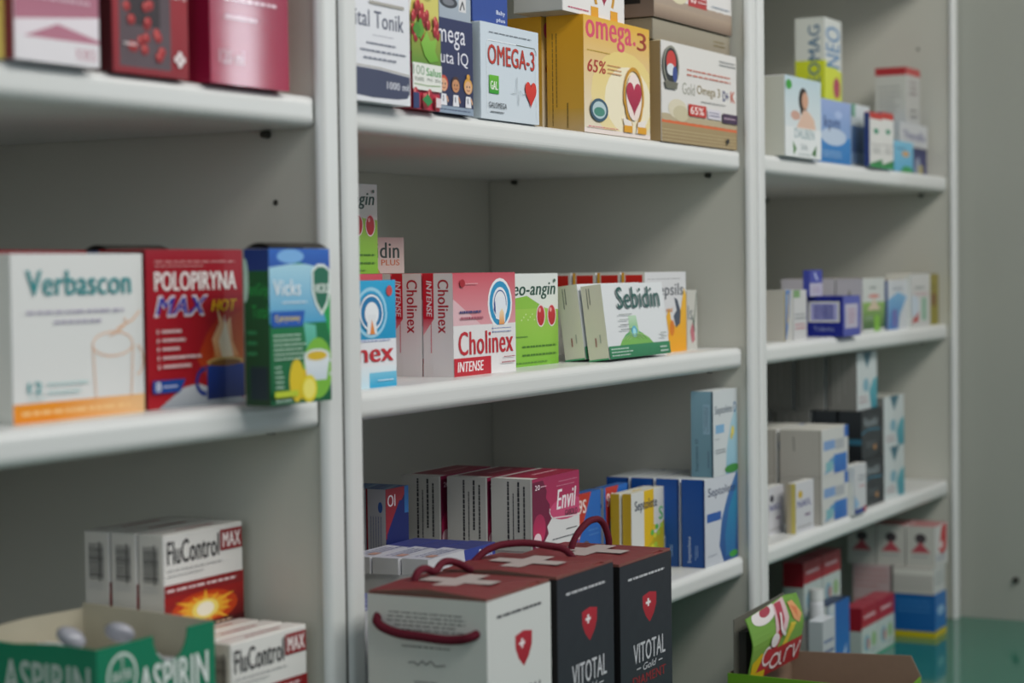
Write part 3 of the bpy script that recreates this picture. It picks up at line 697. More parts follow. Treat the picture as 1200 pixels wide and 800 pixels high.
OM = {'F': R(0, 0, 1, 1, '#e4dcc8', '#e0b03c') + E(.6, .35, .5, .4, '#ecdca8', '#e8cf80') + E(.66, .32, .36, .3, '#f0e6c8') + R(0, 0, 1, .04, '#ecdfd8')
      + T('omega', .03, .74, .72, .965, '#d8506c', .045) + T('·', .74, .82, .78, .86, '#d8506c', .05) + T('3', .8, .79, .95, .95, '#9c3a2a', .03) + T('65%', .05, .52, .32, .63, '#b03a34', .03, .15) + L(.05, .69, .4, .72, 1, '#c0a040') + L(.34, .52, .55, .62, 3, '#c89060')
      + hands + HT(.73, .34, .24, .3, '#9c2444', '#b83050') + E(.2, .2, .13, .1, '#3c5c70') + E(.2, .2, .1, .075, '#b8ccd0') + E(.2, .185, .08, .04, '#4a8a7a') + L(.04, .04, .5, .065, 1, '#c8607c'),
      'L': R(0, 0, 1, 1, '#b08a38', '#c8901c') + R(.0, 0, 1, .2, '#a89068', '#b08a38') + L(.1, .03, .32, .85, 2, '#6a5828', 1, .3) + L(.5, .03, .62, .25, 1, '#6a5828', 1, .4)}
OMC = dict(F='#e2c878', L='#b88a28', T='#d0a040')
o = carton('omega65', 'yellow carton with pink lettering and a heart in cupped hands, front one', OM, OMC, group='yellow cartons with cupped hands', flap='')
x, y, z, W, D, H, yw = LAY['omega65']; x2, y2 = LAY['om2'][0], LAY['om2'][1]
clone(o, -.004, D + .004, 0, 'golden carton behind the white heart carton, only its plain yellow end showing', 'yellow cartons with cupped hands')
OMW = {'F': R(0, 0, 1, 1, '#e4e2e0') + HT(.66, .42, .24, .45, '#9c2444') + O(.66, .42, .16, .38, .04, '#c8922c', 20, -.6, 3.74, 1) + R(.44, .0, .56, .16, '#e0a028') + R(.76, 0, .88, .16, '#e0a028') + L(.08, .04, .42, .1, 1, '#c8607c') + T('omega', .04, .75, .7, .97, '#d8506c', .04)}
carton('omwhite', 'white carton with cupped hands lying on top of the yellow carton', OMW, dict(F='#e2e0de', L='#8e8e8a', B='#a8a49c'))
GO = {'F': R(0, 0, 1, 1, '#dcdad6') + R(0, 0, 1, .25, '#9a8460', '#a8946c') + sum([K([(0, .02 + .035 * i), (1, .02 + .035 * i)], .005, '#c8b890') for i in range(4)], []) + K([(0, .205), (1, .2)], .028, '#d86a3c', 2)
      + sum([E(.05 + .1 * i, .25, .09, .035, '#b8aa8c') for i in range(11)], []) + E(.2, .34, .12, .1, '#d8d0b8') + E(.24, .3, .1, .08, '#c8bfa0')
      + T('Gold', .26, .5, .42, .62, '#a8a89c', .0) + T('Omega 3', .45, .5, .76, .62, '#8c7a48', .0) + T('D+', .8, .5, .88, .61, '#2c3a78', .03) + T('K', .91, .5, .97, .62, '#c8502c', .04)
      + L(.32, .68, .95, .78, 2, '#c87868', 0, .5, 4) + L(.75, .86, .98, .93, 2, '#707478') + L(.5, .44, .85, .47, 1, '#8c8c8c') + R(.33, .29, .56, .41, '#c03028') + T('65%', .35, .31, .53, .39, '#f0e0dc', .03) + R(.58, .29, .76, .39, '#d8d4dc') + L(.6, .31, .74, .37, 2, '#4a4a7c') + R(.78, .27, .99, .37, '#44304c') + L(.8, .3, .97, .34, 1, '#c8b0c0')
      + E(.105, .76, .1, .2, '#8c8c80') + E(.105, .76, .085, .175, '#2c3034') + E(.105, .8, .06, .11, '#c8403c') + E(.1, .72, .05, .06, '#d8dce0') + E(.15, .68, .03, .08, '#3a4c8c') + P([(.02, .6), (.19, .6), (.17, .53), (.04, .53)], '#6c6c60') + E(.85, .08, .02, .03, '#2a2a2a')}
GC = dict(F='#d8d6d2', L='#8c7858', T='#b8ab90', B='#8c7c60')
carton('gold', 'white and bronze carton with an oval emblem, lowest of the stack beside the right upright', GO, GC, flap='')
carton('goldB1', 'plain taupe carton lying in the middle of the bronze stack', {'F': R(0, 0, 1, 1, '#8c8474', '#a09886') + L(.78, .3, .93, .7, 2, '#7a6c40')}, dict(F='#948c7c', L='#6a6254', T='#a09884'), flap='')
carton('goldB2', 'white and brown patterned carton on top of the bronze stack', {'F': R(0, 0, 1, 1, '#dcdad8') + R(0, 0, 1, .26, '#7a6658', '#b8a490') + sum([E(.05 + .1 * i, .27, .09, .06, '#a89686') for i in range(11)], []) + E(.3, .5, .13, .22, '#d8d0b0') + R(.42, .3, .66, .62, '#b03a3c') + T('65', .45, .36, .52, .56, '#f0e0dc', .04) + L(.54, .36, .65, .56, 3, '#e8d0d0') + L(.72, .36, .97, .42, 1, '#8c98a8'), 'L': R(0, 0, 1, 1, '#5c5048', '#3c342e') + R(.1, .2, .8, .9, '#1c1a18') + L(.2, .3, .7, .8, 3, '#8c8478')}, dict(F='#d8d6d4', L='#5a4e44', B='#8c8070', T='#ccc'), flap='')
# ---- middle unit, middle shelf
CB = {'F': R(0, .4, 1, 1, '#1494c4', '#2ca8d8') + R(0, 0, 1, .22, '#c8e4f0', '#e8eef2') + R(.45, 0, 1, .14, '#18a0cc', '#7cc8e4') + R(0, .2, 1, .45, '#e8eaee')
      + O(.5, .7, .3, .22, .035, '#9cd4ee', asp=.9) + E(.5, .7, .24, .18, '#1878b0') + O(.5, .7, .22, .16, .02, '#f0f4f8', asp=.9) + E(.5, .69, .14, .11, '#eef2f6') + P([(.4, .5), (.42, .68), (.58, .68), (.6, .5)], '#e8ecf0') + P([(.46, .5), (.5, .64), (.56, .5)], '#e88a3a')
      + E(.86, .9, .06, .05, '#c84a4c') + T('Cholinex', -.9, .24, .93, .42, '#c42a34', .04) + L(.1, .425, .9, .45, 1, '#6a80c0') + L(.6, .05, .93, .08, 1, '#e8f4f8')}
CBC = dict(F='#1c98c8', L='#1078a8', T='#8c1420')
x, y, z, W, D, H, yw = LAY['chol_blue']
o = carton('chol_blue', 'blue and white throat lozenge carton half hidden by the left upright, front one', CB, CBC, name='lozenge_carton', group='blue throat lozenge cartons')
LAY['chol_blue_b'] = (x + .028, y + .058, z, W, D, H - .001, yw)
carton('chol_blue_b', 'second blue throat lozenge carton, just behind and right of the front one', {'F': [q for q in CB['F']] + R(0, 0, 1, .18, '#1c4a9a') }, dict(F='#1c5aa8', L='#1078a8', T='#8c1420'), name='lozenge_carton', group='blue throat lozenge cartons')
ring = E(.745, .69, .2, .255, '#eef0f2') + E(.745, .69, .175, .225, '#2c94c4') + E(.745, .69, .125, .165, '#eef0f4') + O(.745, .69, .1, .13, .012, '#3a5a9a', 20, -.9, 3.9, 1.3) + P([(.66, .7), (.64, .62), (.67, .54), (.82, .5), (.84, .66), (.82, .75), (.7, .76)], '#e8ecf4') + P([(.66, .72), (.635, .63), (.67, .58)], '#3a4a8c') + P([(.72, .48), (.73, .6), (.77, .64), (.8, .6), (.81, .48)], '#e89a54', '#f4e0b8') + R(.62, .4, .9, .475, '#e6e6e6')
CI = {'F': R(0, 0, 1, 1, '#e4e2e2') + R(0, .48, 1, 1, '#dc9ca4', '#cc5462') + P([(.0, .48), (0, .75), (.45, .48)], '#dfb8be') + R(0, .34, 1, .49, '#e4e2e2') + ring
      + T('Cholinex', .07, .2, .95, .43, '#c02a36', .035) + R(0, 0, .58, .175, '#b81c2c', '#c42434') + T('INTENSE', .05, .04, .46, .14, '#f0e8e8', .04, .15) + L(.6, .435, .93, .455, 1, '#5c70b0') + L(.6, .4, .93, .42, 1, '#5c70b0')
      + L(.09, .6, .45, .64, 1, '#4a4a7c', 0, .9, 3) + L(.1, .54, .48, .58, 1, '#a85a6c', 0, .9, 4) + E(.13, .9, .04, .04, '#a82430') + L(.18, .88, .38, .91, 1, '#e0a8ae') + L(.78, .14, .97, .17, 1, '#a04a54') + L(.74, .08, .97, .12, 1, '#a04a54'),
      'L': R(0, 0, 1, 1, '#d4ceca') + R(0, .56, .36, 1, '#a81a28', '#b01c2a') + P([(0, .4), (0, .56), (.36, .56)], '#c88c90', '#b03c48') + T('INTENSE', .12, .58, .3, .93, '#ece0e0', .04, .15, 270) + T('Cholinex', .5, .42, .86, .94, '#b02430', .035, 0, 270) + L(.22, .22, .32, .52, 1, '#b86a70', 1) + R(0, 0, .3, .13, '#cbc4c0')}
CIC = dict(F='#e2e0e0', L='#c8c2be', T='#b82838', R='#ccc')
x, y, z, W, D, H, yw = LAY['chol']
G = 'red and white throat lozenge cartons, one behind another'
o = carton('chol', 'red and white throat lozenge carton, front one with its full face showing', CI, CIC, name='lozenge_carton', group=G, flap='')
clone(o, .000, D + .0015, 0, 'red and white lozenge carton directly behind the front one, white end showing', G)
o.children[0].data
clone(o, 0, 2 * D + .003, 0, 'third red and white lozenge carton from the front, mostly behind the blue ones', G)
clone(o, -.006, 3 * D + .0045, 0, 'fourth red and white lozenge carton, beside the left upright', G)
def neo(full=True):
    ch = lambda cx: E(cx, .54, .085, .125, '#e8d8d8') + E(cx, .54, .072, .11, '#b01c28', '#c8323a') + E(cx - .02, .6, .02, .025, '#e8a0a0')
    return {'F': R(0, .0, 1, .62, '#7cb838', '#9cc850') + P([(0, .35), (0, .72), (.4, .76), (.75, .62), (1, .6), (1, 1), (0, 1)], '#e0e8d8', '#dfe3e0') + sum([E(.3 + .04 * i, .5 + .03 * (i % 3), .012, .01, '#c8e09c', None, 6) for i in range(9)], [])
            + T('neo-angin', .02, .72, .95, .9, '#174a3c', .04, .2) + ch(.66) + ch(.87) + L(.1, .3, .42, .34, 1, '#5a8a3a') + L(.3, .18, .97, .24, 1, '#4a7a2c') + L(.3, .09, .97, .15, 1, '#4a7a2c') + L(.15, .02, .8, .06, 1, '#5a8a34') + E(.92, .92, .02, .02, '#4a6a5a'),
            'T': R(0, 0, 1, 1, '#d8dcd4')}
NC = dict(F='#8cc044', L='#b8c0b0', T='#d4d8d0')
carton('neo', 'white and lime green carton with two cherries, beside the red and white lozenge carton', neo(), NC, name='lozenge_carton')
# the two upper ones standing on the lozenge cartons
carton(None, 'red and white lozenge carton standing behind the two blue ones', {'L': CI['L'], 'F': R(0, .34, 1, 1, '#cc5462') + T('INTENSE', .05, .04, .46, .14, '#b81c2c', .03, .15)}, CIC, name='lozenge_carton', lay=(-.7080, .1385, 1.370, .086, .052, .0962, 0), flap='')
LAY['neo_up'] = LAYN; LAY['sebplus'] = LAYS
carton('neo_up', 'lime green carton with cherries standing on the lozenge cartons beside the left upright', neo(), NC, name='lozenge_carton')
carton('sebplus', 'small white carton with dark green and orange lettering standing on the lozenge cartons',
   {'F': R(0, 0, 1, 1, '#d4d2ca') + T('Sebidin', -.1, .42, .9, .86, '#2c4a44', .03) + T('PLUS', .52, .22, .9, .38, '#c87848', .02) + P([(.15, 0), (.2, .22), (.42, .22), (.5, 0)], '#a8b060') + E(.36, .05, .1, .08, '#d8b83c')}, dict(F='#d4d2ca', L='#a8a69c', T='#c8c6be'))
man = E(.44, .1, .24, .26, '#8cb86c', '#5ca86c') + P([(.16, .12), (.24, .25), (.4, .32), (.56, .32), (.68, .24), (.78, .12)], '#7cb85c') + P([(.36, .28), (.37, .56), (.5, .56), (.52, .28)], '#6cb068', '#c0dcc0') + O(.44, .36, .07, .05, .012, '#b8d8a0') + E(.44, .34, .045, .08, '#5cb0cc') + E(.44, .34, .025, .05, '#a8e0e8') + sum([O(.44, .22 + .0 * i, .1 + .05 * i, .05 + .02 * i, .008, '#a8cc8c', 16, .2, 2.9) for i in range(3)], [])
SB = {'F': R(0, 0, 1, 1, '#dfe2e4') + man + R(0, 0, 1, .17, '#2f7a54', '#3c8a60') + L(.03, .02, .4, .15, 3, '#c8dcd0', 0, .5, 6) + L(.82, .02, .98, .13, 2, '#c8dcd0', 0, .6, 2) + T('Sebidin', .2, .66, .9, .95, '#36605c', .018) + L(.2, .56, .42, .6, 1, '#98a09c') + L(.2, .49, .36, .53, 1, '#98a09c') + L(.2, .42, .35, .46, 1, '#50585a') + L(.2, .36, .38, .4, 1, '#6a7274') + L(.84, .22, .94, .32, 2, '#98a09c'),
      'L': R(0, 0, 1, 1, '#a8a698', '#b2b0a2') + L(.2, .68, .45, .96, 2, '#4c504c', 1, .45) + L(.35, .18, .55, .3, 1, '#8c5a54', 1, .5) + L(.62, .22, .75, .34, 1, '#6c706c', 1, .5) + R(0, 0, 1, .02, '#3c8a60')}
SC = dict(F='#dfe2e4', L='#aca99c', T='#c4c2ba')
x, y, z, W, D, H, yw = LAY['sebidin']; D = .0235
LAY['sebidin'] = (x, y, z, W, D, H, yw)
G = 'white cartons with green lettering and a green torso'
o = carton('sebidin', 'white and green carton leaning back, front one with the green torso picture', SB, SC, name='spray_carton', tilt=-7, group=G, flap='')
clone(o, -.002, D + .0035, 0, 'white and green carton leaning back right behind the front one, only its end showing', G)
ST = {'F': R(0, 0, 1, 1, '#d8d8da') + L(.06, .9, .9, .93, 1, '#a0a0a4') + T('Strepsils', .0, .66, .93, .86, '#5c6068', .025) + P([(.5, .0), (.55, .25), (.5, .45), (.58, .55), (.62, .4), (.75, .3), (.85, .5), (.95, .8), (1, .7), (1, 0)], '#e8a010', '#e8b83c') + P([(.68, .45), (.74, .3), (.84, .35), (.86, .5), (.78, .65), (.7, .68), (.76, .52)], '#4a5464') + E(.64, .3, .06, .1, '#d87a20') + T('miod', .5, .5, .65, .56, '#d88a30', .02),
      'L': R(0, 0, 1, 1, '#b8b6ae') + R(0, 0, .12, 1, '#c8922c') + R(.16, .8, .9, .97, '#a82018', '#b42820') + R(.0, .0, .1, .3, '#4a5058') + L(.2, .2, .8, .7, 4, '#7c7c78', 1, .4)}
STC = dict(F='#d8d8da', L='#b4b2aa', T='#c8c6c0')
x, y, z, W, D, H, yw = LAY['strep']
G = 'lozenge cartons with red end labels behind the torso cartons'
o = carton('strep', 'white lozenge carton with a honey swirl, directly right of the leaning carton', ST, STC, name='lozenge_carton', group=G, flap='')
clone(o, 0, D + .002, 0, 'lozenge carton with red end label, second from the honey swirl one', G)
clone(o, -.001, 2 * D + .004, 0, 'lozenge carton with red end label, third from the honey swirl one', G)
clone(o, -.003, 3 * D + .006, 0, 'rearmost lozenge carton of the file, just right of the cherry carton', G)
carton('lastls', 'small white carton with a dark green tick, last on the right of the middle shelf', {'F': R(0, 0, 1, 1, '#c4c3bb') + T('ls', .1, .5, .55, .74, '#6a7074', .03) + K([(.55, .55), (.66, .38), (.95, .95)], .06, '#3a5a48', 1) + P([(.3, .3), (.5, .45), (.7, .35), (.75, .15), (.5, .1)], '#b86a74') + K([(.6, .5), (.75, .3)], .07, '#2f4a44')}, dict(F='#c4c3bb', L='#9a988c', T='#b8b6ac'), flap='')
# ---- middle unit, lower shelf
hidden = ('plain white carton lying under the ', 'box')
def support(name, x0, x1, y0, y1, z, h, label):
    carton(None, label, {'F': L(.1, .3, .8, .7, 3, '#7a8088')}, dict(F='#c8c8c4'), lay=((x0 + x1) / 2, (y0 + y1) / 2, z, x1 - x0, y1 - y0, h, 0), flap='')
BR = {'F': R(0, 0, 1, 1, '#161c4c', '#1c2458') + P([(0, .45), (.0, 1), (1, 1), (.7, .85), (.3, .45)], '#8c1a2c', '#98202f') + P([(.0, 0), (.05, .5), (.6, .85), (1, .85), (1, 0)], '#101848', '#18246c') + T('Ol', .08, .8, .42, .93, '#e8e0e4', .03) + R(.82, .7, 1, 1, '#2c6aa8'),
      'L': R(0, 0, 1, 1, '#7c7c80') + R(0, .04, .06, 1, '#7a1828') + E(.72, .8, .12, .06, '#2c4a84') + L(.15, .2, .85, .7, 5, '#4c5068', 1, .4), 'T': R(0, 0, 1, 1, '#3a5880') + K([(.1, .1), (.9, .5)], .2, '#6c8498') + K([(.1, .6), (.7, .95)], .15, '#2a3c6c')}
x, y, z, W, D, H, yw = LAY['bluered']
LAY['bluered'] = (-.634, y, z, .042, .0212, H, 0)
G = 'dark blue and red cartons beside the left upright'
o = carton('bluered', 'dark blue and red carton on the lower shelf, front one of its file', BR, dict(F='#1a2050', L='#7c7c80', T='#3a5880'), group=G, flap='')
for i in range(3): clone(o, -.001 * i, (D + .001) * (i + 1), 0, ('second dark blue and red carton of the file, its red edge showing', 'third dark blue carton of the file, only its striped top showing', 'rearmost dark blue carton of the file on the lower shelf')[i], G)
support('s', -.655, -.612, .116, .205, 1.116, .0598, 'white carton lying beneath the dark blue and red cartons')
EN = {'F': R(0, 0, 1, 1, '#d6d3d3') + R(0, .38, 1, 1, '#b8305c', '#a02c54') + P([(.2, .0), (.3, .3), (.36, .55), (.45, .42), (1, .38), (1, 0)], '#dcdada') + P([(0, .0), (0, .95), (.22, .96), (.3, .8), (.28, .7), (.36, .6), (.35, .48), (.4, .4), (.3, .3), (.33, .2), (.2, .05), (.15, 0)], '#7a1a40', '#6c1c3c') + E(.14, .3, .13, .2, '#c83060', '#a02850') + E(.1, .14, .08, .1, '#f0d0d8')
      + E(.72, .5, .36, .16, '#c84a74') + T('Envil', .5, .5, .93, .78, '#efe6ea', .04, .25) + T('GARDLO', .68, .38, .95, .47, '#3c3034', .04) + K([(.42, .4), (.95, .36)], .02, '#e8c8d0', 1.4) + L(.55, .88, .97, .91, 1, '#d890a8') + L(.5, .82, .9, .85, 1, '#d890a8') + L(.7, .18, .95, .22, 1, '#3c3c40') + L(.4, .08, .95, .12, 1, '#50505a') + T('20', .04, .84, .14, .91, '#f0dce4', .03) + L(.16, .85, .28, .9, 1, '#e0b0c0'),
      'L': R(0, 0, 1, 1, '#858380') + L(.35, .06, .48, .96, 1, '#34343a', 1, .55, 4) + L(.5, .06, .58, .8, 1, '#4a4a4e', 1, .5, 7) + L(.62, .04, .72, .96, 1, '#34343a', 1, .7, 2) + L(.76, .04, .86, .9, 1, '#3c3c40', 1, .6, 9) + K([(.985, 0), (.985, 1)], .03, '#b8b6b2', 1),
      'T': R(0, 0, 1, 1, '#a8a6a2') + R(.12, .0, 1, .9, '#8a2038', '#7c2036') + L(.4, .3, .9, .6, 1, '#c09098')}
G = 'crimson and white throat spray cartons in a row'
x, y, z, W, D, H, yw = LAY['envil']
o = carton('envil', 'crimson and white carton with italic white lettering, front one of three', EN, dict(F='#c03a60', L='#85837f', T='#8a2038'), name='spray_carton', group=G, flap='')
clone(o, -.001, D + .004, 0, 'middle one of the three crimson and white spray cartons', G)
clone(o, -.004, 2 * D + .010, 0, 'rearmost of the three crimson and white spray cartons', G)
support('s', x - W / 2 + .003, x + W / 2 - .003, y - D / 2 + .004, y + D * 2.7, 1.116, .0648, 'white carton lying beneath the crimson and white spray cartons')
FL = {'F': R(0, 0, 1, 1, '#cfd0d4') + P([(.55, 0), (.52, 1), (1, 1), (1, 0)], '#3c4a9a') + T('Oftalm', .74, .25, .95, .8, '#e0e2f0', .03), 'L': R(0, 0, 1, 1, '#8e8e8c') ,
      'T': R(0, 0, 1, 1, '#8c8c94') + P([(.55, 0), (.6, 1), (1, 1), (1, 0)], '#34386c') + L(.1, .2, .6, .85, 3, '#4c5478', 0, .5, 5) + R(.1, .1, .2, .4, '#a88074')}
G = 'flat white and blue cartons stacked on the lower shelf'
x, y, z, W, D, H, yw = LAY['flat']; D = .027; z0 = z
LAY['flat'] = (x, y, z, W, D, H, yw)
o = carton('flat', 'flat white and blue carton on top of its stack, front one', FL, dict(F='#cfd0d4', L='#8e8e8c', T='#8c8c94'), group=G, flap='')
clone(o, -.004, D + .0015, 0, 'flat white and blue carton, second from the front on top of its stack', G)
clone(o, -.006, 2 * D + .003, 0, 'flat white and blue carton, third from the front on top of its stack', G)
x, y, z, W2, D2, H2, yw = LAY['flat_low']
LAY['flat_low'] = (-.72, -.006 + .032, 1.178, .12, .056, .0155, 0)
nlev = [(1.1161 + .01995 * i, .0200) for i in range(4)]
for i, (zz, hh) in enumerate(nlev):
    carton(None, 'flat blue and white carton under the stack top, level ' + ('lowest', 'second', 'third', 'just beneath the top ones')[i], FL, dict(F='#cfd0d4', L='#8e8e8c', T='#50548c'), lay=(-.668, .0655, zz, .125, .0935, hh - .0003, 0), group=G, flap='')
carton(None, 'blue topped flat carton lying low just behind the white handled box', {'T': R(0, 0, 1, 1, '#4c5088') + P([(0, 0), (.5, 0), (.2, 1), (0, 1)], '#9094ac') + L(.3, .2, .8, .6, 2, '#8c90b8')}, dict(F='#c4c6cc', L='#8e8e8c', T='#4c5088'), lay=(-.835, .048, 1.1162, .125, .05, .069, 0), flap='')
B9 = {'F': R(0, 0, 1, 1, '#1c5cae', '#2468b8') + P([(.08, 1), (.62, 1), (.1, .45)], '#b8382c') + T('9S', .12, .78, .42, .93, '#f0e0dc', .03) + E(.4, .35, .2, .12, '#5c4c54') + E(.4, .22, .24, .1, '#4c3c44') + T('Octe', .1, .05, .9, .2, '#e8eef6', .04) + L(.5, .5, .9, .6, 2, '#4c84c8'), 'L': R(0, 0, 1, 1, '#74767a') + E(.5, .8, .3, .04, '#3a4c7c') + L(.2, .1, .8, .5, 3, '#4c5058', 1, .4), 'T': R(0, 0, 1, 1, '#2a5490')}
x, y, z, W, D, H, yw = LAY['blue9']; D = .012
LAY['blue9'] = (x, y + .002, z, W, D, H, 0)
G = 'bright blue cartons with a red corner'
o = carton('blue9', 'bright blue carton with a red corner, front one beside the yellow and white carton', B9, dict(F='#1c5cae', L='#74767a', T='#2a5490'), group=G, flap='')
clone(o, -W - .008, .0, 0, 'bright blue carton with a red corner, peeping out right of the crimson carton', G)
SY = {'F': R(0, 0, 1, 1, '#d6d6d0') + R(.38, 0, .68, 1, '#d8b010', '#e0b81c') + P([(.3, 0), (.45, .3), (.6, .35), (1, .6), (1, 0)], '#c8ac18', '#b8b020') + sum([E(.62 + .3 * rr.random(), .1 + .45 * rr.random(), .05, .035, rr.choice(('#a8c83c', '#d8d83c', '#5cb84c', '#e0c040'))) for _ in range(14)], []) + T('Septolete', .1, .74, .78, .9, '#26344c', .03) + T('S', .83, .6, .96, .76, '#3cb84c', .05), 'L': R(0, 0, 1, 1, '#a88a1c')}
x, y, z, W, D, H, yw = LAY['sept_y']; LAY['sept_y'] = (x - .003, y + .004, z, W - .007, .011, H, 0)
G = 'yellow and white lozenge cartons'
o = carton('sept_y', 'yellow and white lozenge carton with a speckled foil picture, front one', SY, dict(F='#d6d6d0', L='#a88a1c', T='#b8b4a4'), name='lozenge_carton', group=G, flap='')
clone(o, -.004, .013, 0, 'yellow and white lozenge carton directly behind the speckled front one', G)
wave = P([(.55, 0), (.42, .2), (.5, .5), (.68, .75), (.95, 1), (1, 1), (1, 0)], '#1c4c8c', '#3c74b0') + P([(.62, .05), (.6, .3), (.72, .6), (.95, .85), (.98, .6), (.9, .1)], '#2468a0', '#2a8ab0') + E(.85, .06, .13, .04, '#3c9a3c')
SBL = {'F': R(0, 0, 1, 1, '#ccd0d8') + wave + T('Septolete', .1, .76, .93, .89, '#26385c', .025) + R(.06, .5, .48, .6, '#2c5ca8') + L(.08, .1, .35, .13, 1, '#8c94a4'), 'L': R(0, 0, 1, 1, '#0f3c78', '#12448a') + T('Septolete', .25, .05, .42, .35, '#c8d4e8', .0, 0, 90) + L(.55, .08, .72, .25, 2, '#8aa4cc', 1, .4) + R(.93, 0, 1, 1, '#0a2c5c')}
SBC = dict(F='#ccd0d8', L='#114080', T='#a8acac')
x, y, z, W, D, H, yw = LAY['sept_b']
G = 'blue ended lozenge cartons in a row'
o = carton('sept_b', 'white and deep blue lozenge carton, front one of its file beside the right upright', SBL, SBC, name='lozenge_carton', group=G, flap='')
for i in range(3): clone(o, -.0015 * (i + 1), (D + .0025) * (i + 1), 0, ('deep blue lozenge carton directly behind the front one', 'deep blue lozenge carton, third of its file', 'deep blue lozenge carton, rearmost of its file')[i], G)
SD = {'F': R(0, 0, 1, 1, '#ccd2d4') + P([(.5, 0), (.55, .3), (.72, .6), (.95, .8), (1, .6), (1, 0)], '#8cb8cc', '#a8ccd8') + E(.8, .5, .07, .06, '#d8c85c') + E(.75, .44, .05, .04, '#c8b84c') + R(.1, .5, .45, .6, '#7cacd0') + T('Septolete', .08, .7, .78, .82, '#2a445c', .02) + T('D', .84, .72, .96, .84, '#1c6aa0', .06) + L(.08, .42, .25, .45, 1, '#8c949c') + L(.08, .26, .5, .32, 2, '#6c747c') + E(.75, .06, .3, .05, '#3c8a3c'), 'L': R(0, 0, 1, 1, '#5c7c88', '#66828e') + T('Septolete D', .18, .06, .34, .44, '#26384a', .0, 0, 90) + L(.7, .1, .85, .3, 1, '#3c4c5c', 1, .4) + R(.55, .5, .85, .85, '#708a96') + L(.58, .52, .8, .82, 3, '#44545f', 1, .4) + R(.95, 0, 1, 1, '#1c3444')}
LAY['sept_d'] = LAYD
carton('sept_d', 'pale blue and white lozenge carton standing on top of the deep blue ones', SD, dict(F='#ccd2d4', L='#6c8a96', T='#b8bcbc'), name='lozenge_carton', flap='')

# ---- boxes with rope handles, standing on the worktop in front
def rope(name, pts, r, parent):
    cu = bpy.data.curves.new(name, 'CURVE'); cu.dimensions = '3D'; cu.bevel_depth = r; cu.bevel_resolution = 3; cu.resolution_u = 6; cu.use_fill_caps = True
    sp = cu.splines.new('BEZIER'); sp.bezier_points.add(len(pts) - 1)
    for b, p in zip(sp.bezier_points, pts): b.co = p; b.handle_left_type = b.handle_right_type = 'AUTO'
    ob = bpy.data.objects.new('tmp', cu); COL.objects.link(ob)
    me = bpy.data.meshes.new_from_object(ob.evaluated_get(bpy.context.evaluated_depsgraph_get()))
    bpy.data.objects.remove(ob); me.name = name
    for p in me.polygons: p.use_smooth = True
    o = link(name, me, None, parent); me.materials.clear(); me.materials.append(M_ROPE)
    return o
def shield(cx, cy, w, h):
    s = [(cx - w / 2, cy + h * .42), (cx, cy + h * .5), (cx + w / 2, cy + h * .42), (cx + w * .48, cy + h * .05), (cx + w * .3, cy - h * .25), (cx, cy - h * .5), (cx - w * .3, cy - h * .25), (cx - w * .48, cy + h * .05)]
    return P(s, '#a01c2a', '#b42434') + R(cx - w * .27, cy + h * .12, cx + w * .07, cy + h * .2, '#efe6e6') + R(cx - w * .15, cy + h * .03, cx - w * .04, cy + h * .29, '#efe6e6')
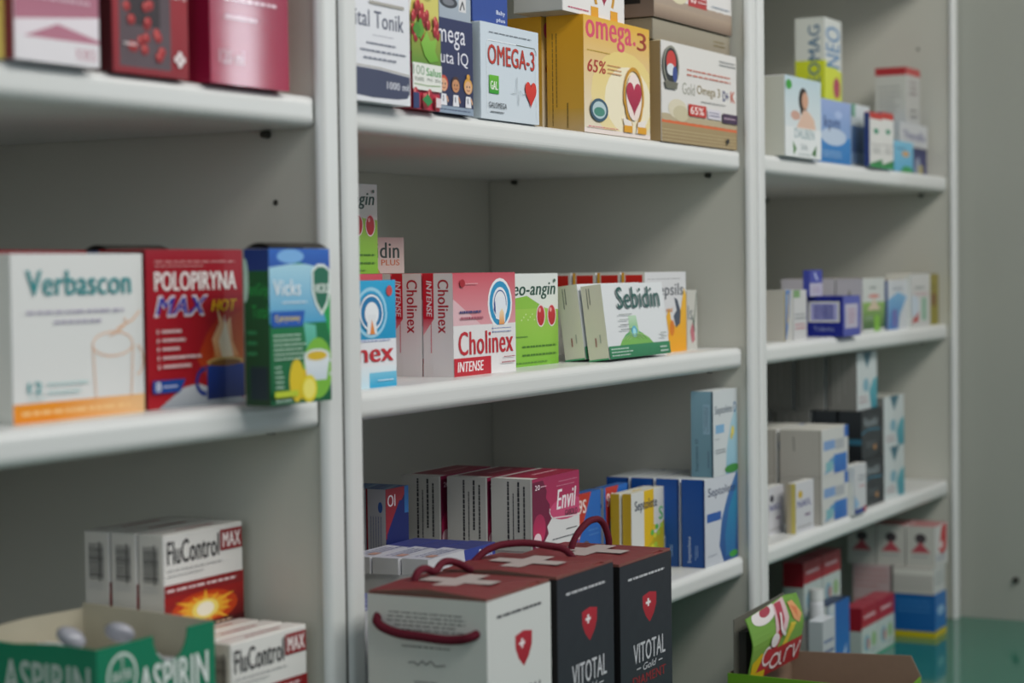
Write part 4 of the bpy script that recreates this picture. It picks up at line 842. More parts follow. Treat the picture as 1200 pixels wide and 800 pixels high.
def gift(key, label, dark, hseed):
    x, y, z, W, D, H, yw = LAY[key]
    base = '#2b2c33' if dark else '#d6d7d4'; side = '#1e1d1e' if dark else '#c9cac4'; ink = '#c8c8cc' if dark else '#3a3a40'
    top = '#7c3234'
    zt = H - .0035
    f = {'F': R(0, 0, 1, 1, base) + shield(.56, .858, .27, .088) + T('VITOTAL', .24, .708, .86, .765, ink, .02) + T('Gold', .42, .682, .68, .702, ink, 0, .3) + K([(.3, .692), (.38, .692)], .003, ink) + K([(.72, .692), (.8, .692)], .003, ink)
              + T('DIAMENT' if dark else 'DLA NIEGO', .22, .645, .86, .672, '#8c2428', .02) + L(.15, .95, .9, .96, 1, ink, 0, 1, 8)
              + L(.15, .5, .85, .6, 4, '#6c6c70', 0, .4),
         'L': (R(0, 0, 1, 1, side) + (L(.15, .915, .85, .965, 5, '#5c5c5c', 0, .45, 7, True) + L(.28, .875, .72, .885, 1, '#74746f', 0, .6, 4, True) + K([(.35, .84), (.4, .843), (.43, .835), (.47, .847), (.5, .838), (.54, .848), (.58, .836), (.66, .84)], .003, '#6c6c6c', .35) + L(.4, .79, .6, .8, 1, '#6c6c6c')) if not dark else R(0, 0, 1, 1, side) + L(.2, .8, .8, .9, 4, '#77777a', 0, .4))}
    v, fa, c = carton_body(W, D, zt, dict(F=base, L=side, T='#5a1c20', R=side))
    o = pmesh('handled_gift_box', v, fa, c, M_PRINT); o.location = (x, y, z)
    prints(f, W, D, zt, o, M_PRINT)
    # lid: four folded flaps; the two big ones carry the white cross
    def sheet(name, quad, thick, cols, parent):
        A = [Vector(p) for p in quad]; n = (A[1] - A[0]).cross(A[2] - A[0]).normalized()
        B = [a + n * thick for a in A]
        m = len(A)
        faces = [list(range(m - 1, -1, -1)), list(range(m, 2 * m))] + [[i, (i + 1) % m, m + (i + 1) % m, m + i] for i in range(m)]
        return pmesh(name, [tuple(p) for p in A + B], faces, [hx('#6a5048'), hx(cols)] + [hx('#8c5a50')] * m, M_PRINT, parent)
    a = W / 2 - .0006; b = D / 2 - .0006; up = .0045 if not dark else .003
    sheet('lower_lid_flap', [(-a, -b, zt + .0003), (a, -b, zt + .0003), (a, b, zt + .0003), (-a, b, zt + .0003)], .0009, '#8c3236', o)
    # upper flap hinged at the front edge, slightly sprung open toward the left
    fl = sheet('upper_lid_flap', [(-a, -b, zt + .0014), (a * .35, -b, zt + .0014), (a * .35, -b + .004, zt + .0016), (a * .7, -b + .004, zt + .0016), (a * .7, -b, zt + .0014), (a, -b, zt + .0014), (a, b, zt + .0016), (-a * .1, b, zt + .003), (-a, b * .98, zt + .0018), (-a, 0, zt + .0015 + up)], .0008, top, o)
    cz = zt + .0026 + up * .28
    def arm(x0, y0, x1, y1):
        return [(x0, y0, cz), (x1, y0, cz), (x1, y1, cz), (x0, y1, cz)]
    cw = W * .09; cl = W * .30
    pv = arm(-cl, -cw, cl, cw) + arm(-cw, -cl, cw, -cw) + arm(-cw, cw, cw, cl)
    pmesh('white_cross', [(q[0], q[1], cz + .0016) for q in pv], [[0, 1, 2, 3], [4, 5, 6, 7], [8, 9, 10, 11]], [hx('#b8aca8')] * 3, M_PRINT, fl)
    # top rope loop
    R_ = .0032
    if hseed == 0: pts = [(-W * .1, D * .34, zt), (-W * .06, D * .34, zt + .009), (W * .05, D * .34, zt + .012), (W * .2, D * .33, zt + .008), (W * .32, D * .33, zt + .013), (W * .44, D * .30, zt + .012), (W * .60, D * .24, zt + .003)]
    elif hseed == 1: pts = [(-W * .06, D * .46, zt + .001), (W * .08, D * .40, zt + .011), (W * .28, D * .26, zt + .015), (W * .44, D * .06, zt + .012), (W * .54, -D * .08, zt + .006), (W * .575, -D * .16, zt - .014), (W * .575, -D * .2, zt - .045)]
    else: pts = [(-W * .02, D * .18, zt + .0), (W * .0, D * .17, zt + .010), (W * .14, D * .13, zt + .025), (W * .25, D * .1, zt + .029), (W * .36, D * .08, zt + .026), (W * .43, D * .05, zt + .010), (W * .44, D * .05, zt)]
    rope('rope_handle', pts, R_, o)
    if not dark:
        zz = H * .90
        rope('side_rope', [(-W / 2 + .002, D * .42, zz + .012), (-W / 2 - .0045, D * .39, zz + .008), (-W / 2 - .0055, D * .30, zz + .003), (-W / 2 - .006, 0, zz - .0005), (-W / 2 - .0055, -D * .3, zz - .0005), (-W / 2 - .0045, -D * .39, zz + .002), (-W / 2 + .002, -D * .42, zz + .004)], .0037, o)
    settag(o, label, 'gift box')
    return o
gift('vitW', 'white gift box with a red lid and burgundy rope handle on its side', False, 0)
gift('vitB1', 'black gift box with red lid and rope handle, standing next to the white one', True, 1)
gift('vitB2', 'black gift box with red lid farthest right, its rope handle raised in an arch', True, 2)

# ------------------------------------------------------------------ right unit, top shelf
carton('dalben', "white carton with a picture of a woman, leftmost on the right unit's top shelf",
  {'F': R(0, 0, 1, 1, '#dfe3e4') + R(.0, .35, 1, 1, '#d4dcde', '#b8cdd4') + E(.5, .72, .13, .16, '#2c2320') + P([(.4, .8), (.42, .55), (.52, .5), (.6, .75)], '#2c2320') + E(.55, .72, .09, .11, '#c89a80') + P([(.5, .6), (.62, .6), (.8, .5), (.85, .36), (.3, .36), (.42, .5)], '#d8b8a4') + E(.28, .52, .13, .06, '#c8a090') + R(0, .0, 1, .37, '#e0e4e4') + T('DALBEN', .25, .24, .8, .36, '#7c9aa0', .01)
   + P([(.22, .02), (.2, .2), (.3, .1)], '#3c7a2c') + P([(.72, .05), (.86, .18), (.84, .03)], '#2c6a24') + T('Silk', .42, .1, .62, .17, '#7c8c90') + L(.35, .02, .7, .06, 1, '#8ca09c') + E(.1, .89, .08, .06, '#3c9a3c')}, dict(F='#dfe3e4', L='#94948c', T='#ccc'), lay=None)
carton('neoG', 'tall white and yellow green carton with blue lettering, towering over its neighbours',
  {'F': R(0, 0, 1, .78, '#b8c82c', '#ccd448') + P([(0, .72), (1, .66), (1, 1), (0, 1)], '#c8ccc8') + P([(.3, .1), (.7, .1), (.8, .45), (.4, .4)], '#d8d88c') + T('NEO', .1, .68, .9, .95, '#4c7ca8', .02, 0, 90) + E(.7, .55, .2, .07, '#a8485c') + L(.2, .05, .8, .2, 3, '#6c7a30'),
   'L': R(0, 0, 1, .72, '#98a024', '#b8c02c') + R(0, .72, 1, 1, '#a8aaa4') + T('NEOMAG', .45, .48, .85, .95, '#3a6c90', .02, 0, 90) + E(.4, .28, .22, .04, '#8c2c34')}, dict(F='#c8ccc4', L='#a8aaa4', T='#a8a8a0'), flap='')
carton('kpm', 'light blue carton with dark blue lettering right of the one with the woman',
  {'F': R(0, .4, 1, 1, '#7c9cc8', '#94a8d4') + R(0, 0, 1, .42, '#2c74b4', '#3c84c4') + E(.45, .42, .4, .14, '#b8c8dc') + T('kpm', .15, .5, .65, .74, '#2c4478', .02) + E(.6, .78, .12, .06, '#a8bce0') + L(.1, .08, .7, .2, 3, '#a8c8e4')}, dict(F='#6c94c4', L='#4c6c94', T='#8c9cb4'))
carton('bw1', 'white topped dark blue carton between the light blue one and the red topped pair', {'F': R(0, 0, 1, 1, '#c4ccd0') + R(0, .2, 1, .66, '#3c5c94', '#5c80b0') + R(0, .06, .9, .24, '#7c98c0') + L(.1, .7, .8, .8, 2, '#7c8c90') + R(0, .8, .2, 1, '#6ca08c')}, dict(F='#c4ccd0', L='#34406c', T='#ccc'))
for i, k in enumerate(('thinA', 'thinB')):
    x, y, z, W, D, H, yw = LAY[k]
    carton(k, ('left', 'right')[i] + ' one of two narrow white cartons with red tops and green feet', {'F': R(0, 0, 1, 1, '#d4d4d0') + R(0, .88, 1, 1, '#b83a34') + R(0, 0, 1, .06, '#2c8a4c') + P([(0, .06), (1, .06), (1, .16)], '#2c7a44') + E(.5, .66, .2, .05, '#3c8a6c') + K([(0, .42), (1, .42)], .015, '#9a9a98') + L(.2, .25, .85, .38, 3, '#8c9090')}, dict(F='#d4d4d0', L='#2c3a6c', T='#a8322c'), group='narrow white cartons with red tops')
carton('lblue', 'small light blue carton in front of the white and navy stack', {'F': R(0, 0, 1, 1, '#5ca8cc', '#7cbcd8') + E(.6, .6, .2, .1, '#c8a070') + L(.1, .7, .6, .82, 1, '#2c5c84') + P([(.3, 0), (.5, .2), (.9, .18), (1, 0)], '#3c9a5c')}, dict(F='#6cb0d0', L='#4c8cac', T='#8cb8c8'), flap='')
x, y, z, W, D, H, yw = LAY['navy']; NX = x + .035; NW = W - .05; ND = .05
x0n = LAY['lblue'][0] + LAY['lblue'][3] / 2 + .003; x1n = .912
carton('navy', 'navy carton with a pale figure, lowest of the three tier stack', {'F': R(0, 0, 1, 1, '#34386c', '#2c3060') + P([(.55, 0), (.6, .6), (.72, .7), (.8, .3), (.85, 0)], '#8c94a8') + R(.7, 0, .85, .4, '#a8a06c') + L(.08, .5, .45, .8, 2, '#70749c') + L(.08, .15, .45, .4, 2, '#70749c')}, dict(F='#30346a', L='#24284c', T='#888'), lay=((x0n + x1n) / 2, .046 + .022, z, x1n - x0n, .05, H - .0005, 0), flap='')
carton('thk', 'white carton with purple lettering, middle of the three tier stack', {'F': R(0, 0, 1, 1, '#c4c6c8') + T('Theraflu', .12, .3, .9, .68, '#4c4c84', .02) + L(.1, .1, .8, .2, 1, '#9a9ca4'), 'L': R(0, 0, 1, 1, '#84888c') + L(.1, .2, .8, .7, 4, '#64686c'), 'T': R(0, 0, 1, 1, '#4c74a8')}, dict(F='#c4c6c8', L='#84888c', T='#4c70a4'), lay=((x0n + x1n) / 2, .045 + .022, z + H, x1n - x0n - .002, .052, LAY['thk'][5], 0), flap='')
x, y, z, W, D, H, yw = LAY['rlid']
carton('rlid', 'white carton with a red rim on top of the three tier stack', {'F': R(0, 0, 1, 1, '#b8b8b4') + R(0, .87, 1, 1, '#b84444') + L(.3, .5, .75, .8, 3, '#8c7a7c') + L(.3, .1, .8, .3, 2, '#8c8c8c'), 'L': R(0, 0, 1, 1, '#92928c') + R(0, .86, 1, 1, '#9a2c30') + L(.1, .1, .85, .7, 7, '#70706c', 0, .4)}, dict(F='#b8b8b4', L='#92928c', T='#8c3030'), lay=(x1n - .018 - W / 2, .048 + D / 2, LAY['navy'][2] + LAY['navy'][5] + LAY['thk'][5] + .0002, W, min(D, .05), H, 0), flap='')
# ---- right unit, middle shelf
BAND = [(.35, 0), (.6, .3), (.7, .6), (.75, 1), (1, 1), (1, .5), (.8, .2), (.5, 0)]
x, y, z, W, D, H, yw = LAY['r1']
carton('r1', 'white carton with blue and yellow arcs at the left end of its shelf', {'F': R(0, 0, 1, 1, '#c0c0bc') + P([(0, 0), (.05, 1), (.7, 1), (.55, .5), (.15, .05)], '#2c5ca0', '#4c7cb8') + P([(.25, .3), (.4, .95), (.5, .95), (.4, .4)], '#d8b85c') + P([(.1, .2), (.2, .9), (.28, .9)], '#9ab8d8'), 'L': R(0, 0, 1, 1, '#8c8982') + R(.96, 0, 1, 1, '#a89858')}, dict(F='#b8b8b4', L='#8c8982', T='#b4b4b0'), lay=(x - .006, y + .004, z, W - .014, D + .01, H, yw), flap='')
carton('r2', 'white carton with pink text lines between the arcs carton and the navy one', {'F': R(0, 0, 1, 1, '#c8c8c8') + R(.0, .85, .5, 1, '#7ca070') + L(.1, .4, .9, .55, 2, '#7c8488') + L(.1, .2, .9, .35, 2, '#c87c84')}, dict(F='#c8c8c8', L='#8c8c88', T='#b8b8b4'), flap='')
x, y, z, W, D, H, yw = LAY['bluebar']
carton('bluebar', 'navy carton with a white barcode label on its end and a lilac front', {'F': R(0, 0, 1, 1, '#4c54a4', '#5860ac') + R(.12, .2, .85, .8, '#b8b4c4') + L(.3, .3, .7, .7, 4, '#b87c90') , 'L': R(0, 0, 1, 1, '#101c74', '#141e70') + R(.04, .36, .9, .87, '#a4a49c') + R(.1, .4, .85, .83, '#8c8cb0') + BC(.18, .42, .76, .8, '#34387c', 0, 16) + T('Triderma', .2, .14, .75, .25, '#9aa4cc', .01)}, dict(F='#4c54a4', L='#101c74', T='#20287c'), flap='')
LAY['card'] = LAYC
carton('card', 'small upright purple and white carton standing on top of the navy barcode carton', {'F': R(0, 0, 1, 1, '#b8b4c8') + R(0, .5, 1, 1, '#4850a4', '#4048a0') + K([(.4, .9), (.5, .72), (.62, .62)], .08, '#b8c0e4', .6) + L(.2, .15, .8, .35, 2, '#a88cac')}, dict(F='#5058a8', L='#3c4494', T='#383c88'), flap='')
GI = {'F': R(0, 0, 1, 1, '#c4c8c4') + R(0, .05, 1, .55, '#3c5c3c', '#8cb060') + P([(.2, .4), (.5, .62), (.8, .4)], '#c8b8a0') + E(.5, .66, .25, .04, '#c88c84') + L(.3, .78, .6, .86, 1, '#50605c') + R(.5, 0, .75, .3, '#7cb040') + L(.1, .2, .45, .3, 2, '#a8b8a8'), 'L': R(0, 0, 1, 1, '#8a878c') + P([(.35, .5), (.5, .8), (.65, .5), (.6, 0), (.4, 0)], '#5c5a50')}
x, y, z, W, D, H, yw = LAY['greenimg']
G = 'pale cartons with a green plant picture'
LAY['greenimg'] = (x, y, z, W, D, H, 0)
o = carton('greenimg', 'white carton with a green plant picture, front one of its file', GI, dict(F='#c4c8c4', L='#8a878c', T='#6a5a4c'), group=G, flap='')
clone(o, 0, D + .002, 0, 'pale carton directly behind the green picture front one', G)
clone(o, 0, 2 * D + .004, 0, 'pale carton, third from the front behind the green picture one', G)
carton('bluew', 'white and sky blue carton right of the green picture carton', {'F': R(0, 0, 1, 1, '#c8ccd0') + P([(0, 0), (0, .6), (.5, .75), (1, .65), (.6, .3), (.5, 0)], '#3c74b4', '#7cb0d4') + L(.25, .78, .75, .86, 1, '#50607c') + R(.2, .05, .45, .4, '#6c6cac')}, dict(F='#c8ccd0', L='#2c4478', T='#8c7c64'))
x, y, z, W, D, H, yw = LAY['redw']
carton('redw', 'white carton with a red and a green patch near the right end of its shelf', {'F': R(0, 0, 1, 1, '#ccccca') + P([(0, .08), (.35, .1), (.4, .3)], '#b83a3c') + R(.55, .12, .8, .55, '#8cb49c') + L(.2, .7, .7, .78, 1, '#4a5c5c') + L(.2, .58, .9, .66, 2, '#c89098') + E(.15, .4, .25, .2, '#c4d0dc')}, dict(F='#ccccca', L='#9a9c98', T='#bcb8b0'))
x, y, z, W, D, H, yw = LAY['goldr']
carton('goldr', 'olive gold carton at the right end of the middle shelf in the right unit', {'F': R(0, 0, 1, 1, '#8c8428', '#94883c') + E(.5, .5, .3, .14, '#7c5a34') + L(.2, .7, .8, .8, 1, '#6c6428')}, dict(F='#8c8434', L='#6c6428', T='#6c6438'), lay=(x, y + .004, z, min(W, .056), D, H, 0))
# ---- right unit, lower shelf
GT = {'F': R(0, 0, 1, 1, '#c4cccc') + P([(.3, 1), (.5, .7), (.75, 1)], '#3c6c7c') + E(.45, .42, .15, .12, '#7ca8b8') + P([(.7, 0), (.6, .3), (.8, .5), (1, .55), (1, 0)], '#3c8c9c', '#5ca8b4') + L(.1, .1, .5, .25, 2, '#a87c84'), 'L': R(0, 0, 1, 1, '#5c5b58') + K([(.1, .05), (.1, .95)], .05, '#4c4b48', 1) + L(.3, .1, .7, .9, 2, '#6a6966', 1, .3)}
GTC = dict(F='#c4cccc', L='#5c5b58', T='#84847e')
x, y, z, W, D, H, yw = LAY['tealR']; h2 = H / 2
G = 'white and teal cartons in three tiers'
LAY['tealR'] = (x + .004, y + .004, z, W, D, h2 - .0003, 0)
t1 = carton('tealR', 'white and teal carton right of the black ones, lower of two', GT, GTC, group=G, flap='')
t2 = clone(t1, 0, 0, h2, 'white and teal carton right of the black ones, upper of two', G)
for i in range(2): clone(t1, 0, (D + .003) * (i + 1), 0, 'lower white and teal carton %s behind the one beside the black cartons' % ('directly', 'two places')[i], G); clone(t1, 0, (D + .003) * (i + 1), h2, 'upper white and teal carton, %s behind the one beside the black cartons' % ('directly', 'two places')[i], G)
BK = {'F': R(0, 0, 1, 1, '#24282c', '#2c3034') + E(.35, .45, .55, .5, '#33383c') + T('Revalid', .15, .66, .75, .84, '#9aa4a8', .02) + K([(0, .52), (.3, .6), (.9, .56)], .03, '#3c7c94', 1.4) + L(.2, .2, .7, .36, 2, '#6c7478') + E(.62, .2, .07, .06, '#a87c50'), 'L': R(0, 0, 1, 1, '#1c2024', '#34383c') + R(0, .3, 1, .42, '#2c5c70')}
BKC = dict(F='#24282c', L='#1c2024', T='#181a1e')
G = 'black cartons with a pale blue swoosh'
x, y, z, W, D, H, yw = LAY['black2']; D = .034
xb = min(x + W / 2, LAY['tealR'][0] - LAY['tealR'][3] / 2 - .002) - W / 2
b1 = carton('black2', 'black carton with a pale blue swoosh, lower of the front two', BK, BKC, lay=(xb, .026 + D / 2, z, W, D, .0700, 0), group=G, flap='')
b2 = clone(b1, -.002, .002, .0703, 'black carton with a pale blue swoosh, upper of the front two', G)
b3 = clone(b1, -.002, D + .004, 0, 'black carton behind the lower front black one', G)
b4 = clone(b1, -.004, D + .006, .0703, 'black carton behind the upper front black one, with its pale end', G)
x, y, z, W, D, H, yw = LAY['teal_up']
tu = carton('teal_up', 'white and teal carton on top of the black cartons, front one of the highest tier', GT, GTC, lay=(xb - .004, .0345 + .0225, z + .0005, W, D, H, 0), group=G.replace('black cartons with a pale blue swoosh', 'white and teal cartons in three tiers'), flap='')
G = 'white and teal cartons in three tiers'
tb = clone(tu, 0, D + .004, 0, 'white and teal carton of the highest tier, second from its front', G)
for i in range(2): clone(tu, 0, (D + .004) * (i + 2), 0, 'white and teal carton of the highest tier, %s from its front' % ('third', 'fourth')[i], G)
for lv in range(2):
    for i in range(3):
        carton(None, 'grey ended carton, %s tier behind the black cartons, %s' % (('lowest', 'middle')[lv], ('nearest', 'second', 'rearmost')[i]), {'L': GT['L']}, GTC, lay=(xb - .004, .106 + .03 + i * .063, 1.116 + lv * .0704, .095, .060, .0700, 0), group=G, flap='')
BW = {'F': R(0, 0, 1, 1, '#c8c9c6') + R(.08, .55, .5, .75, '#7c9cc8') + R(.52, .52, .85, .74, '#a8acb0') + R(.45, .02, .95, .42, '#2c64b0', '#3474bc') + P([(.1, .05), (.4, .1), (.5, .4), (.3, .35)], '#5c94bc') + R(.15, .1, .42, .3, '#7cb0b8') + R(.85, .75, 1, 1, '#2c64b0'), 'L': R(0, 0, 1, 1, '#85827c') + K([(.35, .55), (.33, .85)], .03, '#5c5a56', 1) + K([(.96, 0), (.96, 1)], .03, '#74706a', 1)}
BWC = dict(F='#c8c9c6', L='#85827c', T='#a4a29c')
x, y, z, W, D, H, yw = LAY['bigw']; h2 = H / 2
G = 'large white and blue cartons on the lower shelf'
o = carton('bigw', 'large white and blue carton, lower one of the two at the front', BW, BWC, lay=(x, y, z, W, D, h2 - .0004, 0), group=G, flap='')
clone(o, 0, 0, h2, 'large white and blue carton, upper one of the two at the front', G)
clone(o, -.003, D + .004, 0, 'large white and blue carton, lower one of the pair standing behind', G)
clone(o, -.003, D + .004, h2, 'large white and blue carton, upper one of the pair standing behind', G)
x, y, z, W, D, H, yw = LAY['thinw']
xl = LAY['bigw'][0] + LAY['bigw'][3] / 2 + .002
carton('thinw', 'white carton with pink text lines between the large ones and the black ones', {'F': R(0, 0, 1, 1, '#c8cacc') + L(.35, .65, .9, .8, 2, '#6c7884') + L(.45, .52, .85, .6, 1, '#c8747c') + R(.0, .02, .75, .12, '#344c8c') + R(.75, .02, .95, .14, '#b03c4c') + P([(0, .12), (.4, .2), (0, .4)], '#8cb4d4')}, dict(F='#c8cacc', L='#9a9c98', T='#b4b4b0'), lay=(.454, .0175, z, .054, .014, H, 0), flap='')
SMF = lambda c: {'F': R(0, 0, 1, 1, '#ccccd0') + E(.25, .76, .12, .08, c) + T('NAFL', .1, .5, .85, .64, '#50508c', .03) + L(.5, .25, .8, .4, 1, '#7c5c84') + L(.1, .06, .9, .16, 1, '#a8a8a8'), 'L': R(0, 0, 1, 1, '#7a7260') + R(.5, 0, 1, 1, '#a89c54')}
x, y, z, W, D, H, yw = LAY['sm1']
carton('sm1', 'small white carton with purple lettering and a dark spot at the left end', SMF('#2c2c3c'), dict(F='#ccccd0', L='#7a7260', T='#bcbcb8'), lay=(x - .008, y - .008, z, W - .006, .016, H, 0))
x, y, z, W, D, H, yw = LAY['sm2']
carton('sm2', 'small white carton with purple lettering and a yellow spot, second from the left', SMF('#c8a82c'), dict(F='#ccccd0', L='#7a7048', T='#bcbcb8'), lay=(x, y + .002, z, W - .004, .0125, H, 0))
# ---- right unit, on the worktop
TR = {'F': R(0, 0, 1, 1, '#ccccca') + P([(.3, .4), (.55, .95), (.95, 1), (.9, .35), (.6, .25)], '#c02c34') + E(.5, .5, .12, .1, '#e0d8d8') + L(.1, .12, .8, .3, 2, '#4c6c94'), 'L': R(0, 0, 1, 1, '#8f8e88') + E(.5, .7, .2, .12, '#4c4448') + P([(.15, .35), (.5, .62), (.85, .35)], '#a04850') + L(.2, .2, .8, .32, 1, '#707074') + K([(.03, 0), (.03, 1)], .03, '#a4a29c', 1)}
TRC = dict(F='#ccccca', L='#8f8e88', T='#9c6c6c')
WY = {'F': R(0, 0, 1, 1, '#c8cac8') + L(.1, .3, .9, .8, 3, '#8c9a9c'), 'L': R(0, 0, 1, 1, '#8c8984') + R(0, .72, 1, .92, '#a09e98') + L(.05, .15, .95, .6, 3, '#7a7874', 0, .35)}
BY = {'F': R(0, .14, 1, 1, '#2c70b4') + R(0, 0, 1, .16, '#c8b424') + E(.5, .6, .3, .12, '#8cb4d8'), 'L': R(0, 0, 1, 1, '#14508c', '#14548e') + R(0, 0, 1, .14, '#a89a14') + L(.1, .55, .9, .88, 3, '#3c74a8')}
x, y, z, W, D, H, yw = LAY['blueyel']; D = .066
LAY['blueyel'] = (x, y, z, W, D, H, 0)
carton('blueyel', 'blue carton with a yellow foot standing on the teal worktop', BY, dict(F='#2c70b4', L='#14508c', T='#3c5c7c'), flap='')
xw, yw2 = LAY['whiteyel'][0], LAY['whiteyel'][1]
carton('whiteyel', 'pale ribbed carton lying on the blue carton with the yellow foot', WY, dict(F='#c8cac8', L='#8c8984', T='#a8a49c'), lay=(x, y + .001, z + H, W + .002, D - .002, .0415, 0), flap='')
xt, yt, zt_, Wt, Dt, Ht, _ = LAY['topred']
G = 'white cartons with a red emblem on the highest row of the worktop stack'
tr = carton('topred', 'white carton with a red emblem, front one of the highest worktop row', TR, TRC, lay=(x + .006, y + .002 - .012, z + H + .0418, Wt * .85, .045, Ht, 0), group=G, flap='')
for i in range(2): clone(tr, 0, .047 * (i + 1), 0, 'white carton with a red emblem, %s from the front of the highest worktop row' % ('second', 'third')[i], G)
PK = {'L': R(0, 0, 1, 1, '#8c7a7a') + L(.05, .1, .95, .9, 4, '#a4605f', 0, .3), 'F': R(0, 0, 1, 1, '#b4a8a6')}
carton(None, 'pale carton with pinkish stripes, left behind the ribbed one', PK, dict(F='#b4a8a6', L='#8c7a7a', T='#a09490'), lay=(x, y + D + .002, z + H, W, .06, .0415, 0), group='striped pale cartons on the worktop', flap='')
carton(None, 'carton carrying the pink striped one, behind the blue carton with the yellow foot', {'L': PK['L']}, dict(F='#b4a8a6', L='#84706e', T='#a09490'), lay=(x, y + D + .002, z, W, .06, H - .0003, 0), group='striped pale cartons on the worktop', flap='')
carton(None, 'orange and white carton in the corner right of the blue and yellow one', {'F': R(0, 0, 1, 1, '#b8a04c') + R(0, 0, 1, .3, '#3c3c64')}, dict(F='#b8a04c', L='#8c7834', T='#b8b4a8'), lay=(x + W / 2 + .035, y + .012, z, .03, .05, .092, 0), flap='')
RW = {'F': R(0, 0, 1, .62, '#b8c4c0') + R(0, .62, 1, 1, '#a82c38', '#981c2c') + L(.15, .72, .85, .9, 1, '#d8b4b8') + E(.3, .32, .16, .16, '#7ca4b4') + E(.38, .3, .07, .1, '#b86a5c') + E(.72, .34, .14, .14, '#8cb07c') + L(.5, .1, .9, .18, 1, '#8ca0a0') + R(0, 0, 1, .04, '#5ca084'), 'L': R(0, .55, 1, 1, '#7a1420') + R(0, 0, 1, .57, '#7c8480')}
RWC = dict(F='#b8c4c0', L='#7a5458', T='#8c3440')
x, y, z, W, D, H, yw = LAY['redwhite']; D = .03
G = 'red topped white cartons standing on the worktop'
yr = .03
r1 = carton('redwhite', 'red topped white carton on the worktop, left one of the lower pair', RW, RWC, lay=(.557, yr + D / 2, z, .079, D, H, 0), group=G, flap='')
r2 = clone(r1, .0805, 0, 0, 'red topped white carton on the worktop, right one of the lower pair', G)
WB = {'F': R(0, 0, .3, 1, '#c0c8cc') + R(.28, 0, 1, 1, '#2c70b8', '#2460a8') + P([(.7, .3), (.85, .4), (.8, .2)], '#a8c0dc') + E(.12, .84, .06, .04, '#5c94bc')}
x, y, z, W, D, H, yw = LAY['blueb']
xb2 = x - .07
carton('blueb', 'sky blue and white carton standing left of the red topped ones', WB, dict(F='#2c70b8', L='#b0b4b4', T='#1c3458'), lay=LAYB)
r3 = clone(r1, LAYRX[0], LAYRX[1], LAYRX[2], 'red topped white carton of the raised pair, left one', G)
r4 = clone(r1, LAYRX[0] + .082, LAYRX[1], LAYRX[2], 'red topped white carton of the raised pair, right one', G)
carton(None, 'pale carton carrying the raised pair of red topped cartons', {'F': R(0, 0, 1, 1, '#a8a6a0')}, dict(F='#a8a6a0', L='#8c8a84'), lay=(r3.location.x + .034, r3.location.y, .8901, .145, .03, r3.location.z - .8905, 0), flap='')
def bottle(name, x, y, r, h, label, dark=False):
    prof = [(0, 0), (r * .95, 0), (r, .003), (r, h * .86), (r * .97, h * .875), (r * .86, h * .88), (r * .86, h * .89)]
    bm = bmesh.new(); n = 20; rings = []
    for pr, pz in prof[1:]:
        rings.append([bm.verts.new((pr * math.cos(2 * math.pi * i / n), pr * math.sin(2 * math.pi * i / n), pz)) for i in range(n)])
    bm.faces.new(list(reversed(rings[0]))); bm.faces.new(rings[-1])
    for a, b in zip(rings, rings[1:]):
        for i in range(n): bm.faces.new([a[i], a[(i + 1) % n], b[(i + 1) % n], b[i]])
    o = fin(name, bm, M_WRAP, None, True); o.location = (x, y, .8901)
    bm = bmesh.new(); bmesh.ops.create_cone(bm, cap_ends=True, segments=20, radius1=r * .96, radius2=r * .93, depth=h * .11)
    for v in bm.verts: v.co.z += h * .945
    fin('screw_cap', bm, M_SHELF, o)
    settag(o, label, 'bottle', 'white bottles on the worktop')
    return o
for i, (x, y, r, h, lb) in enumerate(BOT): bottle('white_bottle', x, y, r, h, lb)
carton(None, 'low white carton with blue text lines beside the tall white bottle', {'F': R(0, 0, 1, 1, '#b8bcc0') + L(.1, .55, .9, .8, 2, '#6c7ca0') + K([(.1, .35), (.9, .42)], .04, '#5c6ca0')}, dict(F='#b8bcc0', L='#84888c', T='#a8acb0'), lay=LAYW, flap='')

# ------------------------------------------------------------------ sweets display tray with a header, on the worktop in front
dr = bpy.data.objects.new('display_tray', None); COL.objects.link(dr)
X0, X1, Y0, Y1, ZT = -.200, .008, -.205, -.045, 1.0165
dr.location = (X0, Y1, .8903)
settag(dr, 'low open green and brown card display tray with a colourful printed header', 'display tray')
w, d, h, t = X1 - X0, Y1 - Y0, ZT - .8903, .0015
M_LIME = newmat('lime_printed_card', '#6a9c28', .4, .4, .03, 30)
def quadwall(name, pts, vec, m): return wall_poly(pts, vec, 0, name, m, dr)
quadwall('left_wall', [(0, 0, 0), (0, -d, 0), (0, -d, h - .002), (0, 0, h)], (t, 0, 0), M_LIME)
quadwall('right_wall', [(w, 0, 0), (w, -d, 0), (w, -d, h - .03), (w, -d + .012, h - .006), (w, 0, h - .012)], (-t, 0, 0), M_CARD)
quadwall('front_wall', [(t, -d, 0), (w - t, -d, 0), (w - t, -d, h - .03), (w * .5, -d, h - .04), (t, -d, h - .03)], (0, t, 0), M_LIME)
quadwall('rear_wall', [(t, 0, 0), (w - t, 0, 0), (w - t, 0, h), (t, 0, h)], (0, -t, 0), M_CARD)
fin('tray_bottom', box_bm(t, -d + t, .0003, w - t, -t, .002), M_CARD, dr)
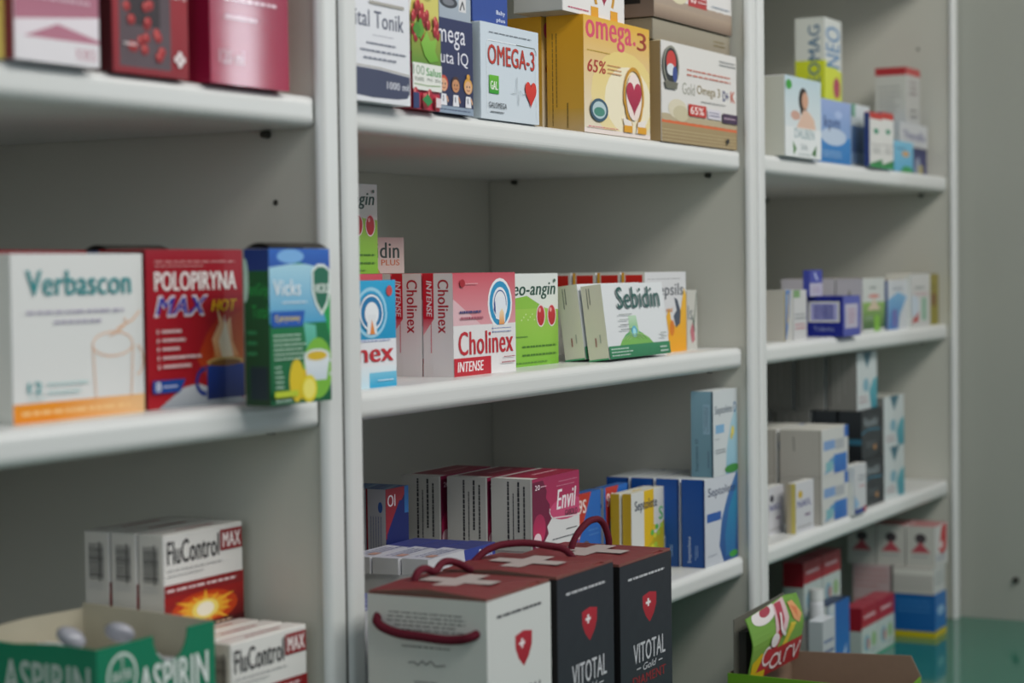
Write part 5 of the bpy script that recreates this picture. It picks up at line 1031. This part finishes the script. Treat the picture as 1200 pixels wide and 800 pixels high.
# header: a curved sleeve, printed outside, its hollow filled dark as shade
n = 12; prof = []
HH = .072
for i in range(n + 1):
    q = i / n
    yy = -.020 - .010 * math.sin(q * math.pi * .55) + .030 * max(0, q - .55) ** 1.3
    prof.append((yy, h - .012 + HH * q))
def topz(x): return 1.0 + .10 * math.sin(x * math.pi * 2.2 + .3) * x
V, F_ = [], []
m = 14
for j in range(m + 1):
    u = j / m
    for i in range(n + 1):
        yy, zz = prof[i]
        zz = h - .012 + (zz - h + .012) * (1 + .16 * (u if u < .75 else .75 - (u - .75) * 1.2))
        V.append((.006 + u * (w * .80), yy, zz))
for j in range(m):
    for i in range(n): F_.append([j * (n + 1) + i, (j + 1) * (n + 1) + i, (j + 1) * (n + 1) + i + 1, j * (n + 1) + i + 1])
hd = pmesh('header_card', V, F_, [hx('#6c9a3c')] * len(F_), M_PRINT, dr, True)
md = hd.modifiers.new('thickness', 'SOLIDIFY'); md.thickness = .0008; md.offset = -1
def hpt(f, W, D, H, u, v, off):
    i = min(n - 1, int(v * n)); q = v * n - i
    yy = prof[i][0] * (1 - q) + prof[i + 1][0] * q
    zz = h - .012 + HH * v * (1 + .16 * (u if u < .75 else .75 - (u - .75) * 1.2))
    return (.006 + u * (w * .80), yy - off - .0004 - .0012 * (0 if v in (0, 1) else 0), zz)
def grid(op):   # split art finely in height so it follows the curve
    out = []
    for o_ in op:
        if o_[0] != 'p': out.append(o_); continue
        for k in range(n):
            a, b = k / n, (k + 1) / n
            poly = o_[1]
            for s, lim in ((1, a), (-1, -b)):
                res = []
                for i in range(len(poly)):
                    p, q = poly[i], poly[(i + 1) % len(poly)]
                    dp, dq = s * p[1] - lim, s * q[1] - lim
                    if dp >= 0: res.append(p)
                    if (dp >= 0) != (dq >= 0):
                        tt = dp / (dp - dq); res.append((p[0] + (q[0] - p[0]) * tt, p[1] + (q[1] - p[1]) * tt))
                poly = res
                if len(poly) < 3: break
            if len(poly) >= 3: out.append(('p', poly, o_[2]))
    return out
HA = (E(.3, .93, .22, .14, '#e4dcdc') + E(.33, .95, .1, .07, '#a83c50') + P([(.5, .98), (.7, 1), (.72, .7), (.62, .5), (.48, .42), (.42, .5)], '#d8b8bc') + P([(.52, .98), (.64, .97), (.63, .7), (.5, .5)], '#b03c50')
      + P([(.75, .9), (.85, .92), (.98, .7), (.9, .58), (.8, .66)], '#e0a06c') + P([(.78, .86), (.9, .8), (.88, .66)], '#d87c50') + P([(.56, .3), (.74, .62), (.84, .6), (.66, .3)], '#d8c03c')
      + P([(.02, 0), (.02, .3), (.18, .4), (.3, .3), (.3, 0)], '#d8b81c') + R(.3, .0, 1, .36, '#a01c28', '#b02c34') + P([(.12, .12), (.2, .3), (.5, .62), (.56, .52), (.36, .1)], '#b8303c')
      + O(.3, .3, .09, .13, .04, '#ecdcdc', 14, .9, 5.4, 1.6) + O(.46, .17, .09, .1, .04, '#ecdcdc', 16, 0, 6.3, 1.6) + K([(.55, .28), (.57, .08), (.62, .06)], .035, '#ecdcdc', 1.6) + K([(.66, .07), (.68, .27)], .035, '#ecdcdc', 1.6) + O(.74, .2, .07, .07, .03, '#ecdcdc', 10, .6, 2.9, 1.6) + K([(.82, .28), (.86, .07), (.95, .3)], .035, '#ecdcdc', 1.6)
      + E(.4, .5, .08, .1, '#e8e0e0') + K([(.56, .84), (.52, .6), (.6, .5)], .05, '#e8e0e0', 1.6))
prints({'F': grid(R(0, 0, 1, 1, '#86ac50', '#6c9a3c') + HA)}, w, 0, HH, dr, M_PRINT, pt=hpt)
bk = wall_poly([(.006, -.006, h - .012), (w * .806, -.006, h - .012), (w * .806, -.006, h + HH * .9), (.006, -.006, h + HH * .82)], (0, .001, 0), 0, 'header_back', M_CAV, dr)
fin('header_lining', box_bm(.02, -.0148, h - .011, w * .79, -.0062, h + HH * .6), M_GAP, dr)  # dark block standing in for the shade inside the open sleeve
